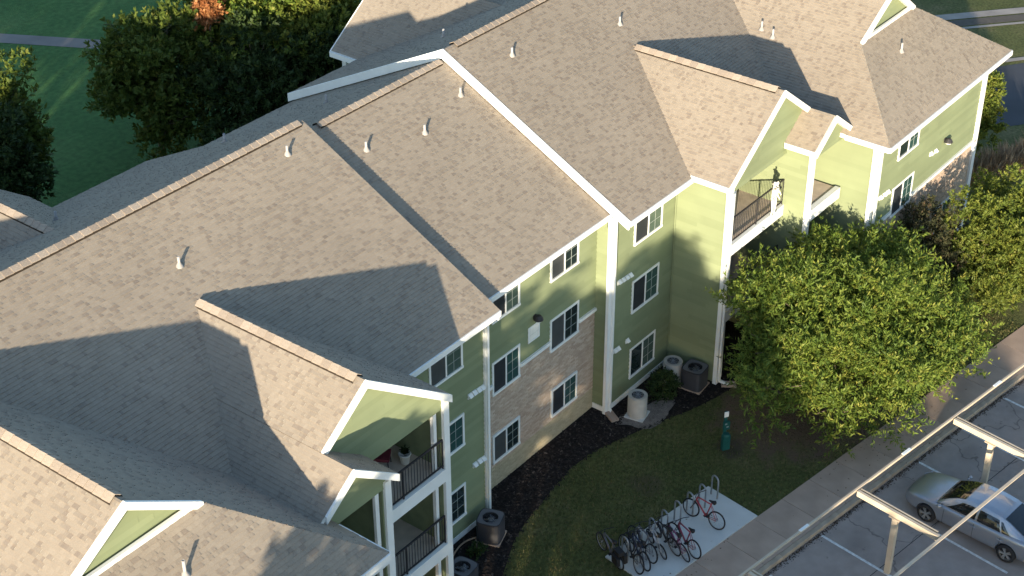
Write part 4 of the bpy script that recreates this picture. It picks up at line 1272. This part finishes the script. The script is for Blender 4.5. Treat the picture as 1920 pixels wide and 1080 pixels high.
for k in range(60):
    a = random.random() * 2 * PI; rr = random.uniform(.02, .15); hh = random.uniform(.3, .55)
    p = Vector((rr * math.cos(a), rr * math.sin(a), hh)); d = Vector((math.cos(a), math.sin(a), .5)) * .06; s = Vector((-math.sin(a), math.cos(a), 0)) * .03
    mb.face([p - d, p + s, p + d, p - s], random.random())
M['leaf_dark'] = mat_rnd('pot_leaves', [(0, (.016, .028, .012)), (.5, (.030, .050, .018)), (1, (.055, .075, .025))], translucent=.25)  # random dark green tones for the pot plant
mb.build('plant', M['leaf_dark'], t)

# ================================================================== TREES
def leafmat(name, stops): return mat_rnd(name, stops, rough=.6, translucent=.32, spec=.3)
M['leaf_mid'] = leafmat('leaves_mid', [(0, (.05, .08, .014)), (.45, (.085, .125, .020)), (.8, (.125, .155, .026)), (1, (.20, .18, .035))])
M['leaf_grn'] = leafmat('leaves_bright_green', [(0, (.050, .090, .015)), (.4, (.110, .168, .025)), (.75, (.185, .228, .036)), (1, (.30, .275, .055))])
M['leaf_yel'] = leafmat('leaves_yellow_green', [(0, (.065, .098, .017)), (.4, (.120, .158, .024)), (.8, (.185, .205, .034)), (1, (.25, .225, .045))])
M['leaf_dk'] = leafmat('leaves_dark', [(0, (.022, .042, .014)), (.5, (.042, .072, .020)), (.9, (.070, .105, .026)), (1, (.11, .125, .035))])
M['leaf_red'] = leafmat('leaves_red', [(0, (.28, .10, .035)), (.5, (.44, .19, .07)), (1, (.52, .28, .12))])

def leaf_mesh(name, c, d, nrm, L, W, rnd, mt):
    """c centre, d length direction, nrm side direction, arrays (n,3): one leaf quad each"""
    n = len(c)
    v = np.empty((n, 4, 3), np.float32)
    v[:, 0] = c - d * L[:, None]; v[:, 1] = c + nrm * W[:, None]; v[:, 2] = c + d * L[:, None]; v[:, 3] = c - nrm * W[:, None]
    me = bpy.data.meshes.new(name)
    me.vertices.add(n * 4); me.vertices.foreach_set('co', v.reshape(-1))
    me.loops.add(n * 4); me.loops.foreach_set('vertex_index', np.arange(n * 4, dtype=np.int32))
    me.polygons.add(n); me.polygons.foreach_set('loop_start', np.arange(0, n * 4, 4, dtype=np.int32)); me.polygons.foreach_set('loop_total', np.full(n, 4, np.int32))
    me.materials.append(mt)
    a = me.attributes.new('rnd', 'FLOAT', 'FACE'); a.data.foreach_set('value', rnd.astype(np.float32))
    me.update(calc_edges=True); me.validate()
    return me

def unit(a): return a / np.maximum(np.linalg.norm(a, axis=1, keepdims=True), 1e-6)

def tree(name, label, cat, loc, lobes, mt, twigs, leaves=14, leaf=(.10, .035), twig=.7, trunk=.14, up=.55, group=None, bark=True, clumps=0, csize=(.45, .8), fill=.55):
    """lobes: (x, y, z, rx, ry, rz) ellipsoids; sprays of leaves grow out of their shells"""
    t = thing(name, label, cat, loc, 0, group)
    A = np.array(lobes, float)
    if clumps:
        v0 = A[:, 3] * A[:, 4]
        pk_ = rng.choice(len(A), clumps, p=v0 / v0.sum()); uu = unit(rng.normal(size=(clumps, 3))); uu[:, 2] = np.abs(uu[:, 2]) * np.where(rng.random(clumps) < .8, 1, -.6)
        cc = A[pk_, :3] + uu * A[pk_, 3:] * rng.uniform(.6, .98, (clumps, 1)); cr = rng.uniform(*csize, (clumps, 1)) * np.array([[1, 1, .75]])
        A = np.vstack([np.hstack([A[:, :3], A[:, 3:] * fill]), np.hstack([cc, cr])])
    vol = A[:, 3] * A[:, 4] + A[:, 5] * A[:, 3]
    pick = rng.choice(len(A), twigs, p=vol / vol.sum())
    u = unit(rng.normal(size=(twigs, 3)))
    u[:, 2] = np.where(rng.random(twigs) < .35, np.abs(u[:, 2]), u[:, 2])
    rad = rng.uniform(.45, 1.0, twigs) ** .6
    bump = 1 + .16 * np.sin(u[:, 0] * 5 + pick * 1.7) * np.cos(u[:, 1] * 6 + pick) + .10 * np.sin(u[:, 2] * 9 + pick * 2.3)
    base = A[pick, :3] + u * A[pick, 3:] * (rad * bump)[:, None] * .9
    out = unit(u * A[pick, 3:].mean(1, keepdims=True) / A[pick, 3:])
    tdir = unit(out + np.array([0, 0, up]) + rng.normal(scale=.35, size=(twigs, 3)))
    tl = twig * rng.uniform(.55, 1.25, twigs)
    ti = np.repeat(np.arange(twigs), leaves); n = len(ti)
    s = rng.random(n)
    c = base[ti] + tdir[ti] * (s * tl[ti])[:, None]
    c[:, 2] -= .18 * tl[ti] * s ** 2
    side = unit(np.cross(tdir[ti], rng.normal(size=(n, 3))))
    c += side * (leaf[0] * .8 * (1.15 - s * .6))[:, None]
    d = unit(tdir[ti] * .75 + side * .8 + rng.normal(scale=.25, size=(n, 3)))
    nr = unit(np.cross(d, rng.normal(size=(n, 3)) + np.array([0, 0, 1.2])))
    L = leaf[0] * rng.uniform(.65, 1.25, n); W = leaf[1] * rng.uniform(.7, 1.2, n)
    clump = rng.random(twigs)
    rnd = np.clip(.55 * clump[ti] + .45 * rng.random(n), 0, 1)
    keep = c[:, 2] > .05
    put('crown', leaf_mesh('crown', c[keep], d[keep], nr[keep], L[keep], W[keep], rnd[keep], mt), t)
    if bark:
        mb = MB()
        zc_ = A[:, 2].mean(); cx, cy = A[:, 0].mean(), A[:, 1].mean()
        fork = Vector((cx * .3, cy * .3, max(.5, (A[:, 2] - A[:, 5]).min() * .8 + .3)))
        mb.tube([(0, 0, -.1), (cx * .1, cy * .1, fork.z * .5), fork], [trunk * 1.35, trunk, trunk * .85], 9)
        for (x, y, z, rx, ry, rz) in lobes:
            tip = Vector((x, y, z)); mid = fork.lerp(tip, .5) + Vector((0, 0, .15))
            mb.tube([fork, mid, tip], [trunk * .6, trunk * .4, trunk * .2], 7)
            for k in range(7):
                a = random.random() * 2 * PI; b_ = random.uniform(-.3, .9)
                e = tip + Vector((rx * math.cos(a) * .75, ry * math.sin(a) * .75, rz * b_ * .75))
                st = mid.lerp(tip, random.random())
                mb.tube([st, st.lerp(e, .5) + Vector((0, 0, .1)), e], [trunk * .2, trunk * .12, trunk * .05], 5)
        mb.build('trunk', M['bark'], t, smooth=True)
    return t

# big tree in front of the right half of the building
tree('broadleaf_tree', 'large spreading bright green tree beside the sidewalk hiding the ground floor', 'tree', (6.1, -6.3, 0),
     [(0, -.4, 3.1, 2.8, 2.6, 2.0), (-2.7, .5, 2.6, 1.9, 1.7, 1.7), (-4.4, .2, 2.6, 1.3, 1.2, 1.4), (-3.5, 1.0, 3.5, 1.3, 1.1, 1.4), (-2.3, 2.4, 4.2, 1.1, .9, 1.2), (-1.1, 2.3, 4.7, 1.0, .8, 1.1), (-3.0, -1.6, 1.7, 1.3, 1.1, 1.1), (2.5, -.9, 2.9, 2.2, 2.0, 1.7), (-1.0, -2.2, 2.1, 2.2, 1.5, 1.4), (1.5, 1.2, 3.8, 1.8, 1.6, 1.5), (-1.6, 1.2, 4.1, 1.3, 1.3, 1.5), (3.9, .2, 3.4, 1.7, 1.7, 1.5), (1.4, -2.9, 2.0, 1.8, 1.3, 1.3), (3.4, -2.3, 2.2, 1.5, 1.2, 1.2)],
     M['leaf_grn'], 8600, 16, (.098, .027), .80, .16, clumps=140, csize=(.45, .95), fill=.5)
tree('broadleaf_tree', 'yellow green round tree cut by the right edge of the photo', 'tree', (15.6, -8.2, 0),
     [(0, 0, 2.9, 2.4, 2.2, 1.8), (-1.7, .9, 2.9, 1.5, 1.5, 1.4), (1.6, .8, 3.2, 1.7, 1.6, 1.5), (.0, -1.0, 2.0, 1.9, 1.3, 1.4), (-2.1, -.1, 1.8, 1.5, 1.3, 1.4), (1.7, -.8, 2.0, 1.7, 1.3, 1.4), (-1.0, .2, 1.0, 1.6, 1.3, .9), (1.2, .2, 1.0, 1.8, 1.2, .9)],
     M['leaf_yel'], 4300, 15, (.085, .03), .5, .13, clumps=90, csize=(.4, .75))
tree('ornamental_tree', 'slim tree rising in front of the porch left of the wing', 'tree', (8.4, -4.55, 0),
     [(0, 0, 2.7, 1.0, .9, 1.4), (-.5, .2, 3.2, .8, .7, .9), (.7, -.2, 3.0, .9, .8, 1.1)], M['leaf_mid'], 850, 14, (.085, .026), .65, .07)
tree('ornamental_tree', 'dusky olive tree with brownish tips against the brick of the wing', 'tree', (12.6, -6.2, 0),
     [(0, 0, 2.5, 1.6, 1.4, 1.6), (1.2, .4, 3.2, 1.3, 1.1, 1.3), (-1.3, .2, 2.8, 1.2, 1.0, 1.2), (-2.2, .3, 1.9, 1.1, .9, 1.2)], mat_rnd('leaves_olive', [(0, (.03, .035, .018)), (.5, (.06, .065, .028)), (.85, (.10, .075, .04)), (1, (.13, .075, .05))], translucent=.3), 1250, 14, (.085, .03), .5, .09)
tree('shrub', 'low dark shrub between the two pale air conditioners', 'shrub', (2.15, -1.15, 0), [(0, 0, .45, .55, .5, .5), (.35, .2, .4, .4, .4, .4)], M['leaf_dk'], 420, 12, (.05, .022), .25, .03)
tree('shrub', 'small dark shrub in the mulch left of the dark air conditioner', 'shrub', (-8.9, -1.15, 0), [(0, 0, .18, .28, .22, .2)], M['leaf_dk'], 90, 10, (.05, .022), .2, .02)
# right end of the building
tree('broadleaf_tree', 'round tree with sunlit top beyond the right end of the building', 'tree', (25.3, -2.2, 0),
     [(0, 0, 2.4, 1.7, 1.6, 1.6), (.2, -.1, 3.5, 1.5, 1.4, 1.4), (-.4, .4, 1.6, 1.7, 1.5, 1.2)], M['leaf_yel'], 1900, 15, (.10, .04), .45, .13, clumps=40, csize=(.4, .7))
M['dry'] = mat_rnd('dry_grass', [(0, (.22, .15, .095)), (.5, (.36, .26, .17)), (1, (.50, .39, .27))], translucent=.25)
def grass_clump(x, y, h, label):
    t = thing('ornamental_grass', label, 'ornamental grass', (x, y, 0), 0, 'dry ornamental grasses beyond the building end')
    mb = MB()
    for k in range(420):
        a = random.random() * 2 * PI; r0 = random.uniform(0, .45); ln = h * random.uniform(.6, 1.1); lean = random.uniform(.1, .6)
        b0 = Vector((r0 * math.cos(a), r0 * math.sin(a), 0)); d = Vector((math.cos(a) * lean, math.sin(a) * lean, 1)).normalized(); s = Vector((-math.sin(a), math.cos(a), 0)) * .02
        m1 = b0 + d * ln * .6; e = b0 + d * ln + Vector((math.cos(a), math.sin(a), -.5)) * .2 * ln * lean
        r = random.random()
        mb.face([b0 - s, b0 + s, m1 + s, m1 - s], r); mb.face([m1 - s * 1.5, m1 + s * 1.5, e], r)
    mb.build('blades', M['dry'], t)
for k, (x, y) in enumerate(((24.6, -3.3), (25.4, -3.7), (26.3, -4.1), (27.2, -4.6), (28.1, -5.1), (29.0, -5.6))):
    grass_clump(x, y, random.uniform(1.3, 1.7), ['tan dry grass clump nearest the building end', 'tan dry grass clump second from the building end', 'tan dry grass clump third from the building end', 'tan dry grass clump fourth from the building end', 'tan dry grass clump fifth from the building end', 'tan dry grass clump farthest from the building end'][k])

# trees behind the building
BK = 'trees on the lawn behind the building'
def big(label, x, y, s, hz, mt, tw, seed=0, name='broadleaf_tree', leaf=(.14, .06)):
    rr = random.Random(seed); lo = [(0, 0, 4.0 * s, 2.4 * s, 2.4 * s, 2.4 * s)]
    for k in range(6):
        a = 2 * PI * k / 6 + rr.random(); q = rr.uniform(1.4, 2.1) * s
        lo.append((math.cos(a) * q, math.sin(a) * q, rr.uniform(2.3, 5.2) * s, rr.uniform(1.2, 1.7) * s, rr.uniform(1.2, 1.7) * s, rr.uniform(1.2, 1.7) * s))
    lo.append((rr.uniform(-.5, .5), rr.uniform(-.5, .5), 6.0 * s, 1.4 * s, 1.4 * s, 1.3 * s))
    lo = [(q[0], q[1], q[2] * hz, q[3], q[4], q[5] * (1 + hz) / 2) for q in lo]
    return tree(name, label, 'tree', (x, y, 0), lo, mt, tw, 15, leaf, .6, .2 * s, group=BK, clumps=50, csize=(.7, 1.25))
big('dark broad tree with a sunlit tip at the left of the group behind the roof', 3.2, 27.2, .85, 1.3, M['leaf_mid'], 2300, 1)
big('dark dense tree in the middle of the group behind the roof', 5.9, 23.6, .85, 1.1, M['leaf_dk'], 2000, 2)
big('dark tree at the right of the group nearest the rear wing roof', 8.7, 22.4, .85, 1.05, M['leaf_dk'], 2000, 3)
tree('broadleaf_tree', 'small reddish orange tree between green trees at the top edge', 'tree', (5.5, 25.7, 0), [(0, 0, 7.3, .42, .42, .5), (.2, .1, 7.7, .34, .34, .4)], M['leaf_red'], 200, 14, (.13, .06), .5, .12, group=BK)
big('bright green sunlit tree right of the reddish tree at the top edge', 7.0, 25.4, .80, 1.5, M['leaf_grn'], 1900, 4)
big('yellow green sunlit tree at the top edge beside the rear wing roof', 9.9, 23.8, .92, 1.35, M['leaf_yel'], 2100, 6)
big('green tree cut by the top edge beyond the yellow green one', 9.0, 28.0, 1.0, 1.4, M['leaf_mid'], 1700, 7)
big('dark tree at the left edge with one bright sunlit top', -4.5, 27.9, .47, 2.35, M['leaf_mid'], 1500, 9)
big('dark tree cut by the left edge of the photo behind the rear gable', -6.4, 26.6, .58, 1.5, M['leaf_dk'], 1500, 10)

# trees on the near side, left of the camera, whose shade falls over the front
def at_ws(w, s): return (s * math.cos(SUN_AZ) - w * math.sin(SUN_AZ), s * math.sin(SUN_AZ) + w * math.cos(SUN_AZ))
NG = 'trees along the street on the near side'
def street(label, w, s, h, r, seed, n=1500, grp=NG):
    x, y = at_ws(w, s); rr = random.Random(seed)
    lo = [(0, 0, h * .62, r, r, h * .30)]
    for k in range(5):
        a = 2 * PI * k / 5 + rr.random(); lo.append((math.cos(a) * r * .6, math.sin(a) * r * .6, h * rr.uniform(.4, .72), r * .6, r * .6, h * .22))
    lo.append((0, 0, h * .84, r * .6, r * .6, h * .15))
    tree('street_tree', label, 'tree', (x, y, 0), lo, M['leaf_mid'], n, 12, (.16, .08), .6, .2, group=grp)
SL = 'green street tree on the near side whose shade falls across the front lawn'
for k, (w, s, h, r, n) in enumerate(((4.9, -36, 12.6, 2.2, 1500), (2.4, -37, 13.4, 2.8, 1000), (-1.6, -38, 13.0, 2.9, 2600), (-4.6, -38, 11.8, 2.7, 2200), (-7.6, -38, 7.6, 2.6, 1300), (-10.6, -38.5, 7.4, 2.6, 1300), (-13.8, -38, 7.5, 2.6, 1300), (-17.2, -38, 7.4, 2.8, 1300), (-20.8, -38, 7.4, 2.8, 1300), (-9.2, -43, 7.9, 2.8, 1300), (-15.5, -43, 7.9, 3.0, 1300))):
    street(SL, w, s, h, r, k, n)
street('unseen lower tree added beyond the left end of the building, nearest the rear wing', 27.0, -10, 9.2, 2.6, 40, 1200, 'unseen trees added beyond the left end of the building')  # unseen tree added to close a sunlit streak on the back lawn
for k, w in enumerate((32.0, 37, 41.5, 46, 50.5)):  # unseen row added to keep the sun off the back lawn
    street('unseen tall tree added beyond the left end of the building shading the back lawn', w, -9, 13.5, 3.6, 20 + k, 1500, 'unseen trees added beyond the left end of the building')

for o in list(bpy.data.objects):
    if o.type == 'EMPTY' and o.name.startswith(('sidewalk', 'kerb')): o['kind'] = 'structure'
